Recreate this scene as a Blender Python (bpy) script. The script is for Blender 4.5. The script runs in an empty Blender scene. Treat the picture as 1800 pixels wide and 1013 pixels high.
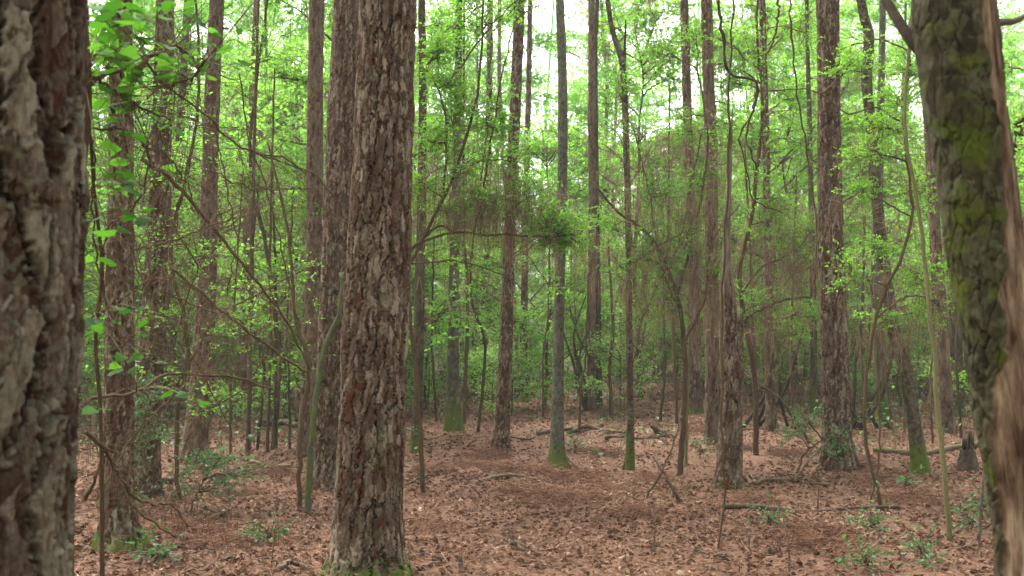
import bpy, math, numpy as np
S = bpy.context.scene
COL = S.collection
R = math.radians

# ------------------------------------------------------------------ camera, sky, sun, exposure
CAM_H, F_PX, CX, CY = 1.30, 1750.0, 900.0, 506.5
PITCH = math.atan(93.5 / F_PX)
cam = bpy.data.cameras.new('camera'); cam.lens = 35.0; cam.sensor_width = 36.0
cam.clip_start = 0.05; cam.clip_end = 1000
cam.dof.use_dof = True; cam.dof.focus_distance = 6.6; cam.dof.aperture_fstop = 5.2
co = bpy.data.objects.new('camera', cam); COL.objects.link(co)
co.location = (0, 0, CAM_H); co.rotation_euler = (R(90) + PITCH, 0, 0)
S.camera = co

SUN_EL, SUN_AZ = 62.0, -35.0     # azimuth clockwise from +Y (view direction): high, ahead and to the left
w = bpy.data.worlds.new('World'); S.world = w; w.use_nodes = True
nt = w.node_tree; nt.nodes.clear()
sky = nt.nodes.new('ShaderNodeTexSky'); sky.sky_type = 'NISHITA'; sky.sun_disc = False
sky.sun_elevation = R(SUN_EL); sky.sun_rotation = R(SUN_AZ)
sky.air_density = 1.0; sky.dust_density = 6.0; sky.ozone_density = 0.6
hsv = nt.nodes.new('ShaderNodeHueSaturation'); hsv.inputs['Saturation'].default_value = 0.25   # thin overcast
bg = nt.nodes.new('ShaderNodeBackground'); bg.inputs['Strength'].default_value = 0.15
wo = nt.nodes.new('ShaderNodeOutputWorld')
nt.links.new(sky.outputs[0], hsv.inputs['Color']); nt.links.new(hsv.outputs[0], bg.inputs[0]); nt.links.new(bg.outputs[0], wo.inputs[0])
sun = bpy.data.lights.new('sun', 'SUN'); sun.energy = 1.5; sun.angle = R(35); sun.color = (1, .96, .88)
so = bpy.data.objects.new('sun', sun); COL.objects.link(so)
so.rotation_euler = (R(90 - SUN_EL), 0, R(180 - SUN_AZ))
S.view_settings.view_transform = 'Standard'; S.view_settings.look = 'None'
S.view_settings.gamma = 1; S.view_settings.exposure = 2.55; S.view_settings.use_curve_mapping = False
S.render.engine = 'CYCLES'
cy = S.cycles
cy.max_bounces = 9; cy.diffuse_bounces = 7; cy.glossy_bounces = 1; cy.transmission_bounces = 8; cy.transparent_max_bounces = 4
cy.volume_bounces = 0; cy.use_denoising = True; cy.caustics_reflective = False; cy.caustics_refractive = False
cy.sample_clamp_indirect = 6

# ------------------------------------------------------------------ maths helpers
def ss(a, b, x): t = np.clip((x - a) / (b - a), 0, 1); return t * t * (3 - 2 * t)
def nrm(v): return v / np.maximum(np.linalg.norm(v, axis=-1, keepdims=True), 1e-9)
M32 = 0xffffffff
def hsh(i, j, s):
    h = (np.asarray(i).astype(np.int64) * 374761393 + np.asarray(j).astype(np.int64) * 668265263 + int(s) * 2246822519) & M32
    h = ((h ^ (h >> 13)) * 1274126177) & M32
    h = ((h ^ (h >> 16)) * 2654435761) & M32
    return ((h ^ (h >> 15)) & 0xffffff) / float(0x1000000)
def vnoise(u, v, nu, s):            # value noise, periodic in u with nu cells
    iu = np.floor(u); iv = np.floor(v); a = u - iu; b = v - iv
    a = a * a * (3 - 2 * a); b = b * b * (3 - 2 * b)
    i0 = np.mod(iu, nu); i1 = np.mod(iu + 1, nu)
    return ((hsh(i0, iv, s) * (1 - a) + hsh(i1, iv, s) * a) * (1 - b) + (hsh(i0, iv + 1, s) * (1 - a) + hsh(i1, iv + 1, s) * a) * b)
def vor(u, v, nu, s):               # periodic Voronoi: F1, F2, random of the nearest cell, local v offset
    iu = np.floor(u); iv = np.floor(v)
    f1 = np.full(u.shape, 9.0); f2 = f1.copy(); idr = np.zeros(u.shape); off = np.zeros(u.shape)
    for du in (-1, 0, 1):
        for dv in (-1, 0, 1):
            ci = np.mod(iu + du, nu); cj = iv + dv
            dx = iu + du + .1 + .8 * hsh(ci, cj, s) - u; dy = cj + .1 + .8 * hsh(ci, cj, s + 7) - v
            d = np.sqrt(dx * dx + dy * dy); c = d < f1
            f2 = np.where(c, f1, np.minimum(f2, d)); f1 = np.where(c, d, f1)
            idr = np.where(c, hsh(ci, cj, s + 13), idr); off = np.where(c, dy, off)
    return f1, f2, idr, off
def gz(x, y):                       # ground height
    x = np.asarray(x, float); y = np.asarray(y, float)
    z = .05 * np.sin(x * .55 + 1) * np.sin(y * .43) + .03 * np.sin(x * 1.3 + y * .9)
    z = z + .22 * np.exp(-((x - 4.5) ** 2 / 40 + (y - 26) ** 2 / 60)) - .08 * np.exp(-((x + 3) ** 2 / 20 + (y - 17) ** 2 / 30))
    return z * ss(3, 7, y + np.abs(x) * .2 + 2)
def ray(px, py):
    rx = (px - CX) / F_PX; ru = (CY - py) / F_PX; c, s = math.cos(PITCH), math.sin(PITCH)
    return np.array([rx, c - ru * s, s + ru * c])
def P(px, py, D):
    r = ray(px, py); return np.array([0, 0, CAM_H]) + r * (D / r[1])
def G(px, py):                      # where the sight line meets the ground
    lo, hi = 1.0, 90.0
    for _ in range(50):
        m = (lo + hi) / 2; p = P(px, py, m)
        if p[2] > gz(p[0], p[1]): lo = m
        else: hi = m
    p = P(px, py, lo); p[2] = gz(p[0], p[1]); return p
def gpx(px, D): p = P(px, 700, D); p[2] = gz(p[0], p[1]); return p
def smooth_path(pts, n):            # Catmull-Rom through points
    pts = np.asarray(pts, float)
    if len(pts) < 3:
        t = np.linspace(0, 1, n)[:, None]; return pts[0] * (1 - t) + pts[-1] * t
    Q = np.vstack([2 * pts[0] - pts[1], pts, 2 * pts[-1] - pts[-2]])
    d = np.r_[0, np.cumsum(np.linalg.norm(np.diff(pts[:, :3], axis=0), axis=1))]
    s = np.linspace(0, d[-1], n); k = np.clip(np.searchsorted(d, s, side='right') - 1, 0, len(pts) - 2)
    t = ((s - d[k]) / np.maximum(d[k + 1] - d[k], 1e-9))[:, None]
    a, b, c, e = Q[k], Q[k + 1], Q[k + 2], Q[k + 3]
    return .5 * ((2 * b) + (c - a) * t + (2 * a - 5 * b + 4 * c - e) * t ** 2 + (3 * b - a - 3 * c + e) * t ** 3)

# ------------------------------------------------------------------ mesh helpers
class Geo:
    def __init__(s): s.V = []; s.F = []; s.A = []; s.n = 0
    def add(s, V, F, A=None):
        V = np.asarray(V, float).reshape(-1, 3)
        for f in F: s.F.append(np.asarray(f, np.int64) + s.n)
        if A is None: A = np.zeros((len(V), 4))
        A = np.asarray(A, float)
        if A.ndim == 1: A = np.stack([A, A * 0, A * 0, A * 0], 1)
        s.V.append(V); s.A.append(A); s.n += len(V)
def build(name, g, mat, parent=None, smooth=True, off=None):
    V = np.concatenate(g.V); A = np.concatenate(g.A)
    if off is not None: V = V - np.asarray(off)
    me = bpy.data.meshes.new(name)
    me.vertices.add(len(V)); me.vertices.foreach_set('co', V.ravel().astype(np.float32))
    loops = np.concatenate([f.ravel() for f in g.F]); tot = np.concatenate([np.full(len(f), f.shape[1]) for f in g.F])
    me.loops.add(len(loops)); me.loops.foreach_set('vertex_index', loops.astype(np.int32))
    me.polygons.add(len(tot)); me.polygons.foreach_set('loop_start', np.r_[0, np.cumsum(tot)[:-1]].astype(np.int32))
    me.update(calc_edges=True)
    me.polygons.foreach_set('use_smooth', np.full(len(tot), smooth))
    for i, nm in enumerate(('tone', 'moss', 'lichen', 'wood')):
        if i == 0 or A[:, i].any():
            a = me.attributes.new(nm, 'FLOAT', 'POINT'); a.data.foreach_set('value', A[:, i].astype(np.float32))
    me.materials.append(mat)
    o = bpy.data.objects.new(name, me); COL.objects.link(o)
    if parent is not None: o.parent = parent
    return o
def tube(g, pts, rad, sides=6, tone=0.0, cap=True, moss=0.0):
    pts = np.asarray(pts, float); n = len(pts); rad = np.broadcast_to(np.asarray(rad, float), (n,))
    T = nrm(np.gradient(pts, axis=0))
    ref = np.array([0, 0, 1.0]) if abs(T[:, 2]).mean() < .8 else np.array([1.0, 0, 0])
    X = nrm(np.cross(T, ref)); Y = np.cross(T, X)
    th = np.arange(sides) / sides * 2 * np.pi
    V = pts[:, None] + rad[:, None, None] * (np.cos(th)[None, :, None] * X[:, None] + np.sin(th)[None, :, None] * Y[:, None])
    i = np.arange(n - 1)[:, None] * sides; j = np.arange(sides)[None]; k = (j + 1) % sides
    F = [np.stack([i + j, i + k, i + sides + k, i + sides + j], -1).reshape(-1, 4)]
    if cap: F += [np.arange(sides)[None, ::-1], (np.arange(sides) + (n - 1) * sides)[None]]
    A = np.zeros((n * sides, 4)); A[:, 0] = tone; A[:, 1] = moss
    g.add(V, F, A)
def prisms(g, A, B, ra, rb, tone):
    n = len(A)
    if n == 0: return
    T = nrm(B - A); ref = np.where(np.abs(T[:, 2:3]) < .8, [[0, 0, 1.0]], [[1.0, 0, 0]])
    X = nrm(np.cross(T, ref)); Y = np.cross(T, X)
    V = []
    for Q, r in ((A, ra), (B, rb)):
        for k in range(3):
            a = k * 2.0944; V.append(Q + np.broadcast_to(r, (n,))[:, None] * (math.cos(a) * X + math.sin(a) * Y))
    V = np.stack(V, 1); b = np.arange(n)[:, None] * 6
    F = [np.concatenate([b + [[0, 1, 4, 3]], b + [[1, 2, 5, 4]], b + [[2, 0, 3, 5]]])]
    g.add(V, F, np.repeat(np.broadcast_to(tone, (n,)), 6))
# leaf templates: (along, side, up) and faces
LEAF = {
 'small': (np.array([[0, 0, 0], [.35, .24, .03], [.75, .17, .02], [1, 0, -.05], [.75, -.17, .02], [.35, -.24, .03]]), [[0, 1, 2, 3], [0, 3, 4, 5]]),
 'far': (np.array([[0, 0, 0], [.5, .34, .06], [1, 0, -.04], [.45, -.3, .06]]), [[0, 1, 2, 3]]),
 'oak': (np.array([[0, 0, 0], [.2, .12, .05], [.45, .26, .1], [.75, .2, .06], [1, 0, -.05], [.75, -.2, .06], [.45, -.26, .1], [.2, -.12, .05], [.45, 0, 0], [.75, 0, -.02]]),
         [[0, 1, 2, 8], [8, 2, 3, 9], [9, 3, 4, 4], [9, 4, 5, 5], [8, 9, 5, 6], [0, 8, 6, 7]]),
}
def leaves(g, Pt, Dr, size, rng, shape='small', tone=None, flat=.6, curl=0.0):
    n = len(Pt)
    if n == 0: return
    T, F = LEAF[shape]; Dr = nrm(Dr)
    up = nrm(np.array([0, 0, 1.0]) * flat + rng.normal(0, 1, (n, 3)) * (1 - flat))
    Sd = nrm(np.cross(Dr, up)); N = np.cross(Sd, Dr)
    size = np.broadcast_to(size, (n,))
    Tt = np.repeat(T[None], n, 0).copy()
    if curl:
        c = rng.normal(0, curl, (n, 1)); c2 = rng.normal(0, curl, (n, 1))
        Tt[:, :, 2] += c * (Tt[:, :, 0] - .5) ** 2 * 2 + c2 * Tt[:, :, 1] ** 2 * 6
        Tt[:, :, 1] *= rng.uniform(.7, 1.25, (n, 1))
    V = Pt[:, None] + size[:, None, None] * (Tt[:, :, 0:1] * Dr[:, None] + Tt[:, :, 1:2] * Sd[:, None] + Tt[:, :, 2:3] * N[:, None])
    b = (np.arange(n) * len(T))[:, None]
    fs = []
    q = [f for f in F if len(set(f)) == 4]; t = [list(dict.fromkeys(f)) for f in F if len(set(f)) == 3]
    if q: fs.append((b[:, None] + np.array(q)[None]).reshape(-1, 4))
    if t: fs.append((b[:, None] + np.array(t)[None]).reshape(-1, 3))
    if tone is None: tone = rng.random(n)
    g.add(V, fs, np.repeat(tone, len(T)))

# ------------------------------------------------------------------ materials
class NT:
    def __init__(s, name):
        s.m = bpy.data.materials.new(name); s.m.use_nodes = True; s.t = s.m.node_tree; s.t.nodes.clear()
        s.out = s.t.nodes.new('ShaderNodeOutputMaterial')
    def n(s, ty, **kw):
        x = s.t.nodes.new(ty)
        for k, v in kw.items():
            if k.startswith('_'): setattr(x, k[1:], v)
            else: x.inputs[k.replace('__', ' ')].default_value = v
        return x
    def l(s, a, b): s.t.links.new(a, b)
    def attr(s, nm): return s.n('ShaderNodeAttribute', _attribute_name=nm).outputs['Fac']
    def mix(s, f, a, b, mode='MIX'):
        x = s.t.nodes.new('ShaderNodeMix'); x.data_type = 'RGBA'; x.blend_type = mode
        for q, k in ((f, 0), (a, 6), (b, 7)):
            if hasattr(q, 'links'): s.l(q, x.inputs[k])
            elif k == 0: x.inputs[0].default_value = q
            else: x.inputs[k].default_value = (*q, 1)
        return x.outputs[2]
    def math(s, op, a, b=0.0, c=0.0):
        x = s.t.nodes.new('ShaderNodeMath'); x.operation = op
        for i, q in enumerate((a, b, c)):
            if hasattr(q, 'links'): s.l(q, x.inputs[i])
            else: x.inputs[i].default_value = q
        return x.outputs[0]
    def ramp(s, f, stops):
        x = s.t.nodes.new('ShaderNodeValToRGB'); e = x.color_ramp.elements
        while len(e) < len(stops): e.new(.5)
        for q, (p, c) in zip(e, stops): q.position = p; q.color = (*c, 1) if len(c) == 3 else c
        s.l(f, x.inputs[0]); return x.outputs[0]
    def noise(s, scale, detail=3, rough=.6, vec=None, out='Fac', dist=0):
        x = s.n('ShaderNodeTexNoise', Scale=scale, Detail=detail, Roughness=rough, Distortion=dist)
        if vec is not None: s.l(vec, x.inputs['Vector'])
        return x.outputs[out]
    def coord(s, scale=(1, 1, 1)):
        c = s.t.nodes.new('ShaderNodeTexCoord'); m = s.t.nodes.new('ShaderNodeMapping'); m.inputs['Scale'].default_value = scale
        s.l(c.outputs['Object'], m.inputs['Vector']); return m.outputs[0]
    def done(s, sh): s.l(sh, s.out.inputs['Surface']); return s.m
def bark(name, stops, grain=60, bump=.004, moss_col=(.055, .078, .012), wood=None, gain=(.45, .37, .315), rough=.95, spec=.08):
    t = NT(name); v = t.coord((1, 1, .45)); vu = t.coord()
    big = t.noise(9, 3, .6, v); fine = t.noise(grain, 4, .7, v)
    f = t.math('ADD', t.math('MULTIPLY', t.attr('tone'), .85), t.math('ADD', t.math('MULTIPLY', big, .42), t.math('MULTIPLY', t.math('SUBTRACT', fine, .5), .75)))
    col = t.ramp(f, stops)
    lic = t.math('MULTIPLY', t.attr('lichen'), t.math('GREATER_THAN', t.noise(28, 3, .6, vu), .52))
    col = t.mix(lic, col, (.30, .33, .27))
    col = t.mix(1.0, col, gain, 'MULTIPLY')
    # bare wood
    vw = t.coord((1, 1, .08)); wn = t.noise(55, 4, .6, vw); wn2 = t.noise(15, 4, .7, t.coord((1, 1, .3)))
    wc = t.ramp(t.math('ADD', t.math('MULTIPLY', wn, .5), t.math('MULTIPLY', wn2, .5)), wood or [(.3, (.03, .022, .016)), (.46, (.11, .08, .06)), (.6, (.2, .155, .12)), (.75, (.3, .25, .2))])
    col = t.mix(t.attr('wood'), col, wc)
    mn = t.noise(14, 4, .65, vu); m2 = t.noise(120, 2, .5, vu)
    mf = t.math('ADD', t.math('MULTIPLY', t.attr('moss'), 1.2), t.math('MULTIPLY', t.math('SUBTRACT', mn, .5), 2.2))
    mr = t.n('ShaderNodeMapRange'); mr.inputs['From Min'].default_value = .42; mr.inputs['From Max'].default_value = .68; t.l(mf, mr.inputs['Value'])
    mf = t.math('MULTIPLY', mr.outputs[0], .9)
    mc = t.mix(m2, tuple(c * .45 for c in moss_col), tuple(c * 1.7 for c in moss_col))
    col = t.mix(mf, col, mc)
    b = t.n('ShaderNodeBump', Strength=.9, Distance=bump)
    t.l(t.math('ADD', t.noise(grain * 1.3, 4, .75, v), t.math('MULTIPLY', big, .8)), b.inputs['Height'])
    p = t.n('ShaderNodeBsdfPrincipled', Roughness=rough); p.inputs['Specular IOR Level'].default_value = spec
    t.l(col, p.inputs['Base Color']); t.l(b.outputs[0], p.inputs['Normal'])
    return t.done(p.outputs[0])
def leafmat(name, stops, trans, tf=.45, rough=.5, clump=0.0, spec=.4):
    t = NT(name); f = t.attr('tone')
    if clump: f = t.math('ADD', t.math('MULTIPLY', f, .6), t.math('MULTIPLY', t.noise(clump, 2, .5, t.coord()), .5))
    info = t.n('ShaderNodeObjectInfo')
    f = t.math('ADD', f, t.math('MULTIPLY', t.math('SUBTRACT', info.outputs['Random'], .5), .25))
    col = t.ramp(f, stops)
    p = t.n('ShaderNodeBsdfPrincipled', Roughness=rough); p.inputs['Specular IOR Level'].default_value = spec
    t.l(col, p.inputs['Base Color'])
    if not trans: return t.done(p.outputs[0])
    tr = t.n('ShaderNodeBsdfTranslucent'); t.l(t.mix(1.0, col, trans, 'MULTIPLY'), tr.inputs['Color'])
    mx = t.n('ShaderNodeMixShader', Fac=tf); t.l(p.outputs[0], mx.inputs[1]); t.l(tr.outputs[0], mx.inputs[2])
    return t.done(mx.outputs[0])
PINE = [(.10, (.03, .016, .010)), (.24, (.17, .062, .030)), (.36, (.085, .05, .034)), (.52, (.125, .09, .068)), (.70, (.23, .19, .155)), (.9, (.46, .42, .37))]
M = {
 'pine': bark('pine_bark', PINE),
 'pine_near': bark('weathered_pine_bark', [(.10, (.04, .022, .015)), (.22, (.12, .052, .032)), (.36, (.10, .06, .043)), (.6, (.24, .19, .155)), (.82, (.50, .47, .40))], grain=90, bump=.007, gain=(.32, .275, .24)),
 'pinegrey': bark('grey_pine_bark', [(.10, (.05, .035, .026)), (.35, (.13, .09, .066)), (.55, (.2, .155, .125)), (.8, (.3, .25, .205))]),
 'hard': bark('hardwood_bark', [(.1, (.05, .043, .032)), (.4, (.115, .10, .075)), (.62, (.2, .185, .14)), (.85, (.34, .33, .27))], grain=80, bump=.003, gain=(.36, .34, .31)),
 'dark': bark('dark_hardwood_bark', [(.1, (.02, .018, .014)), (.4, (.065, .055, .04)), (.65, (.12, .105, .078)), (.9, (.2, .19, .14))], grain=90, bump=.004),
 'twig': bark('twig_bark', [(.1, (.05, .036, .024)), (.45, (.12, .088, .06)), (.8, (.22, .175, .125))], grain=90, bump=.001),
 'pale': bark('pale_green_bark', [(.1, (.1, .115, .05)), (.5, (.22, .24, .12)), (.9, (.34, .36, .22))], grain=60, bump=.001),
 'stripped': bark('mossy_scaly_bark', [(.1, (.03, .027, .02)), (.4, (.075, .066, .048)), (.65, (.13, .12, .085)), (.9, (.2, .2, .145))], grain=90, bump=.004, gain=(.27, .24, .18), moss_col=(.045, .056, .007),
   wood=[(.3, (.02, .012, .009)), (.44, (.05, .026, .017)), (.52, (.14, .088, .058)), (.6, (.25, .175, .12)), (.72, (.36, .27, .19))]),
 'dead': bark('dead_wood', [(.1, (.05, .04, .032)), (.4, (.13, .11, .09)), (.8, (.3, .265, .22))], grain=60, bump=.002),
 'leafA': leafmat('understory_leaf', [(.0, (.03, .085, .01)), (.5, (.075, .185, .022)), (1, (.16, .31, .05))], (2.2, 2.2, 1.0), .5, clump=3),
 'leafB': leafmat('canopy_leaf', [(.0, (.05, .14, .02)), (.5, (.11, .26, .035)), (1, (.2, .4, .07))], (2.0, 2.0, 1.2), .55, clump=1.2),
 'leafC': leafmat('shrub_leaf', [(.0, (.06, .14, .035)), (.6, (.15, .29, .075)), (1, (.24, .4, .13))], (1.8, 1.8, 1.1), .55, clump=4),
 'leafS': leafmat('seedling_leaf', [(.0, (.02, .06, .02)), (.6, (.045, .115, .035)), (1, (.08, .18, .055))], (1.6, 1.7, 1.1), .4),
 'leafV': leafmat('vine_leaf', [(.0, (.015, .05, .008)), (.5, (.03, .095, .012)), (1, (.06, .15, .02))], (1.8, 1.8, .9), .5, rough=.75, spec=.12),
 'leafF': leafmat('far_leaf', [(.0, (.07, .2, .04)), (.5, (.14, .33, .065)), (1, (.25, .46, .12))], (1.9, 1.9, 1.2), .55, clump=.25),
 'needle': leafmat('pine_needle', [(.0, (.03, .07, .015)), (1, (.09, .17, .04))], (1.3, 1.3, .8), .35),
 'straw': leafmat('draped_straw', [(.0, (.09, .058, .036)), (.5, (.17, .115, .07)), (1, (.28, .205, .13))], (1, 1, 1), .4, rough=.7, spec=.1),
 'litter': leafmat('dead_leaf', [(.0, (.030, .015, .009)), (.3, (.092, .046, .026)), (.6, (.165, .097, .061)), (.82, (.29, .205, .146)), (1, (.48, .40, .32))], (1, .8, .6), .15, rough=.7, spec=.12),
 'needles': leafmat('fallen_needle', [(.0, (.05, .023, .014)), (.5, (.12, .056, .032)), (1, (.22, .12, .073))], None, rough=.75, spec=.08),
}
def ground_mat():
    t = NT('forest_soil'); v = t.coord()
    f = t.math('ADD', t.math('MULTIPLY', t.noise(.9, 3, .6, v), .35), t.math('MULTIPLY', t.noise(38, 5, .75, v), .65))
    col = t.ramp(f, [(.3, (.03, .016, .01)), (.5, (.10, .054, .034)), (.66, (.2, .118, .08))])
    b = t.n('ShaderNodeBump', Strength=1.0, Distance=.02); t.l(t.noise(45, 5, .7, v), b.inputs['Height'])
    p = t.n('ShaderNodeBsdfPrincipled', Roughness=.95); t.l(col, p.inputs['Base Color']); t.l(b.outputs[0], p.inputs['Normal'])
    p.inputs['Specular IOR Level'].default_value = .1
    return t.done(p.outputs[0])
M['soil'] = ground_mat()

# ------------------------------------------------------------------ naming and labels
def tag(o, label, cat, group=None, kind=None):
    if label: o['label'] = label
    if cat: o['category'] = cat
    if group: o['group'] = group
    if kind: o['kind'] = kind
    return o
def thing(name, label, cat, loc, group=None):
    o = bpy.data.objects.new(name, None); o.empty_display_size = .1; COL.objects.link(o)
    o.location = tuple(loc); return tag(o, label, cat, group)
MARKS = [(60, 'left foreground pine'), (215, 'mossy-footed left pine'), (345, 'bare-based left pine'), (650, 'thick central pine'), (882, 'slim centre pine'),
         (980, 'smooth lichen tree'), (1105, 'crooked slim tree'), (1280, 'broken snag'), (1470, 'straight right pine'), (1600, 'leaning mossy tree'), (1745, 'right foreground trunk')]
AUTO = {}
def auto(o, desc, plural, cat, px, where=''):      # labels worked out at the end from neighbours
    k = None
    for i in range(len(MARKS) - 1):
        if MARKS[i][0] <= px < MARKS[i + 1][0]: k = i
    if k is None: k = -1 if px < MARKS[0][0] else len(MARKS) - 1
    AUTO.setdefault((desc, k), []).append((px, o)); o['category'] = cat; o['group'] = plural
ORD = ['leftmost', 'second', 'third', 'fourth', 'fifth', 'sixth', 'seventh', 'eighth', 'ninth', 'tenth', 'eleventh', 'twelfth', 'thirteenth', 'fourteenth', 'fifteenth', 'sixteenth', 'seventeenth', 'eighteenth', 'nineteenth', 'twentieth']
def finish_labels():
    for (desc, k), L in AUTO.items():
        L.sort(key=lambda q: q[0])
        if k == -1: gap = 'at far left edge'
        elif k == len(MARKS) - 1: gap = 'right of the ' + MARKS[-1][1]
        else: gap = 'between %s and %s' % (MARKS[k][1], MARKS[k + 1][1])
        for i, (px, o) in enumerate(L):
            if len(L) == 1: s = '%s %s' % (desc, gap)
            elif i == 0: s = 'leftmost %s %s' % (desc, gap)
            elif i == len(L) - 1: s = 'rightmost %s %s' % (desc, gap)
            else: s = '%s %s from left %s' % (desc, ORD[min(i, 19)], gap)
            o['label'] = s

# ------------------------------------------------------------------ trunks
def bark_disp(th, s, Rn, kind, seed, sc=1.0, jk=1.0):
    circ = 2 * np.pi * Rn
    if kind == 'pine':
        pw, ph = .052 * sc, .24 * sc
        nu = max(3, int(round(circ / pw))); u = th / (2 * np.pi) * nu; v = s / ph
        N = lambda a, b, k: vnoise(u * a, v * b, nu * a, seed + k) - .5
        jag = jk * (.5 * N(3, 9, 1) + .34 * N(7, 22, 21) + .2 * N(16, 50, 22))
        wu = .55 * N(1, 2.2, 0) + jag; wv = .6 * N(1, 1.5, 2) + jk * (.5 * N(5, 9, 3) + .25 * N(12, 26, 23))
        f1, f2, ia, oa = vor(u + .8 * wu, v + .45 * wv, nu, seed + 4)
        f3, f4, ib, ob = vor(u * 2 + 1.1 * wu + .4, v * 2.2 + .9 * wv, nu * 2, seed + 5)
        n1 = N(1, 1.3, 50) + .5; n3 = N(12, 40, 52) + .5
        crack = (1 - ss(.01, .13, f2 - f1)); crack = crack * ss(.1, .45, n1 + .25 * ia + .1) * (1 - .75 * ss(.25, .45, np.abs(oa)))
        crack2 = (1 - ss(.0, .08, f4 - f3))
        fld = .5 * (N(2, 2.6, 55) + .5) + .3 * ib + .1 * (N(5, 9, 56) + .5) + .13 * jag
        K = 6.0; q = fld * K; lv = np.floor(q); ter = (lv + ss(0, .12, q - lv)) / K
        h = .014 * ter + .007 * ia - .042 * crack - .0035 * crack2 + .0025 * (n3 - .5) - .011
        idr = hsh(lv * 7 + np.floor(ib * 997), np.floor(ia * 997), seed + 60)
        tone = .22 + .70 * idr * (.5 + .5 * ter) + .2 * (n3 - .5) + .18 * (n1 - .5)
        red = hsh(np.floor(ib * 997), lv + 3, seed + 61) > .78
        tone = np.where(red & (ter < .62), .04 + .12 * idr, tone)          # freshly flaked red patches
        return h * sc, np.clip(tone, 0, 1)
    if kind == 'rough':
        pw, ph = .026 * sc, .06 * sc
        nu = max(3, int(round(circ / pw))); u = th / (2 * np.pi) * nu; v = s / ph
        wu = vnoise(u, v, nu, seed) - .5 + .6 * (vnoise(u * 4, v * 5, nu * 4, seed + 3) - .5)
        f1, f2, ia, oa = vor(u + .8 * wu, v + .6 * wu, nu, seed + 4)
        n1 = vnoise(u + wu, v * .8, nu, seed + 8); n2 = vnoise(u * 3, v * 3.5, nu * 3, seed + 5)
        h = .003 * ia + .004 * np.floor((n1 + .3 * n2) * 5) / 5 - .0055 * (1 - ss(.0, .16, f2 - f1)) * ss(.25, .55, n1) + .0015 * n2
        return (h - .0065) * sc, .25 + .45 * ia
    if kind == 'wood':
        nu = max(6, int(round(circ / .02))); u = th / (2 * np.pi) * nu
        h = .008 * (vnoise(u, s / .5, nu, seed) - .5) + .004 * (vnoise(u * 2, s / .2, nu * 2, seed + 1) - .5)
        return h, .3 + .5 * vnoise(u, s / .3, nu, seed + 2)
    nu = max(3, int(round(circ / .06))); u = th / (2 * np.pi) * nu; v = s / .06    # smooth
    h = .002 * (vnoise(u, v, nu, seed) - .5) + .0015 * (vnoise(u * 3, v * 4, nu * 3, seed + 1) - .5)
    return h, .2 + .6 * vnoise(u, v * .7, nu, seed + 2)
def trunk(pts, rad, kind='pine', sides=64, step=.02, dense=None, seed=1, mossh=.25, moss=.0, lichen=.1, sc=1.0, ridge=0.0, wood=None, jk=1.0):
    """pts bottom -> top, radii; dense = (z0, z1, fine step)"""
    pts = np.asarray(pts, float); q = smooth_path(np.c_[pts, rad], 500)
    d = np.r_[0, np.cumsum(np.linalg.norm(np.diff(q[:, :3], axis=0), axis=1))]
    zz = q[:, 2]; ds = np.full(len(d), step)
    if dense: ds = np.where((zz > dense[0]) & (zz < dense[1]), dense[2], np.where(zz < dense[1], .06, .25))
    cnt = np.r_[0, np.cumsum(np.diff(d) / ds[:-1])]; n = int(cnt[-1]) + 2
    s = np.interp(np.linspace(0, cnt[-1], n), cnt, d)
    q = np.stack([np.interp(s, d, q[:, k]) for k in range(4)], 1)
    pth, r = q[:, :3], np.maximum(q[:, 3], .004)
    T = nrm(np.gradient(pth, axis=0)); X = nrm(np.array([1.0, 0, 0]) - T * T[:, :1]); Y = np.cross(T, X)
    th = np.arange(sides) / sides * 2 * np.pi
    TH, SS_ = np.meshgrid(th, s)
    Rn = float(np.median(rad))
    h, tone = bark_disp(TH, SS_, Rn, kind, seed, sc, jk)
    h = h * np.clip(r / max(Rn, .02), .3, 1)[:, None]
    low = 1 + .05 * (vnoise(TH / (2 * np.pi) * 3, SS_ / .5, 3, seed + 31) - .5) * 2
    fl = np.exp(-np.maximum(pth[:, 2] - pth[0, 2] - .15, 0) / .14)[:, None]
    low = low + fl * .16 + fl * .3 * np.maximum(0, np.sin(TH * 4 + seed) * .6 + np.sin(TH * 7 + seed * 2) * .4) 
    Z = pth[:, 2][:, None] - pth[0, 2] + 0 * TH
    mo = np.clip(moss + (1 - ss(0, mossh, Z)) * .8 + .35 * (vnoise(TH / (2 * np.pi) * 6, SS_ / .2, 6, seed + 40) - .5) * (moss > 0), 0, 1)
    li = np.clip(lichen * 2 * vnoise(TH / (2 * np.pi) * 8, SS_ / .12, 8, seed + 41), 0, 1)
    wd = np.zeros_like(TH)
    if wood is not None:
        wd = wood(TH, pth[:, 2][:, None] + 0 * TH, SS_); h = h * (1 - wd) - .012 * wd + wd * (.007 * (vnoise(TH * 12 / 6.2832 * 6, SS_ / .16, 72, seed + 5) - .5) + .003 * (vnoise(TH * 30 / 6.2832 * 6, SS_ / .06, 180, seed + 6) - .5)); mo = mo * (1 - wd)
    rr = r[:, None] * low + h
    V = pth[:, None] + rr[..., None] * (np.cos(TH)[..., None] * X[:, None] + np.sin(TH)[..., None] * Y[:, None])
    i = np.arange(n - 1)[:, None] * sides; j = np.arange(sides)[None]; k = (j + 1) % sides
    F = [np.stack([i + j, i + k, i + sides + k, i + sides + j], -1).reshape(-1, 4), (np.arange(sides) + (n - 1) * sides)[None]]
    g = Geo(); g.add(V, F, np.stack([tone.ravel(), mo.ravel(), li.ravel(), wd.ravel()], 1)); return g
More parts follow.
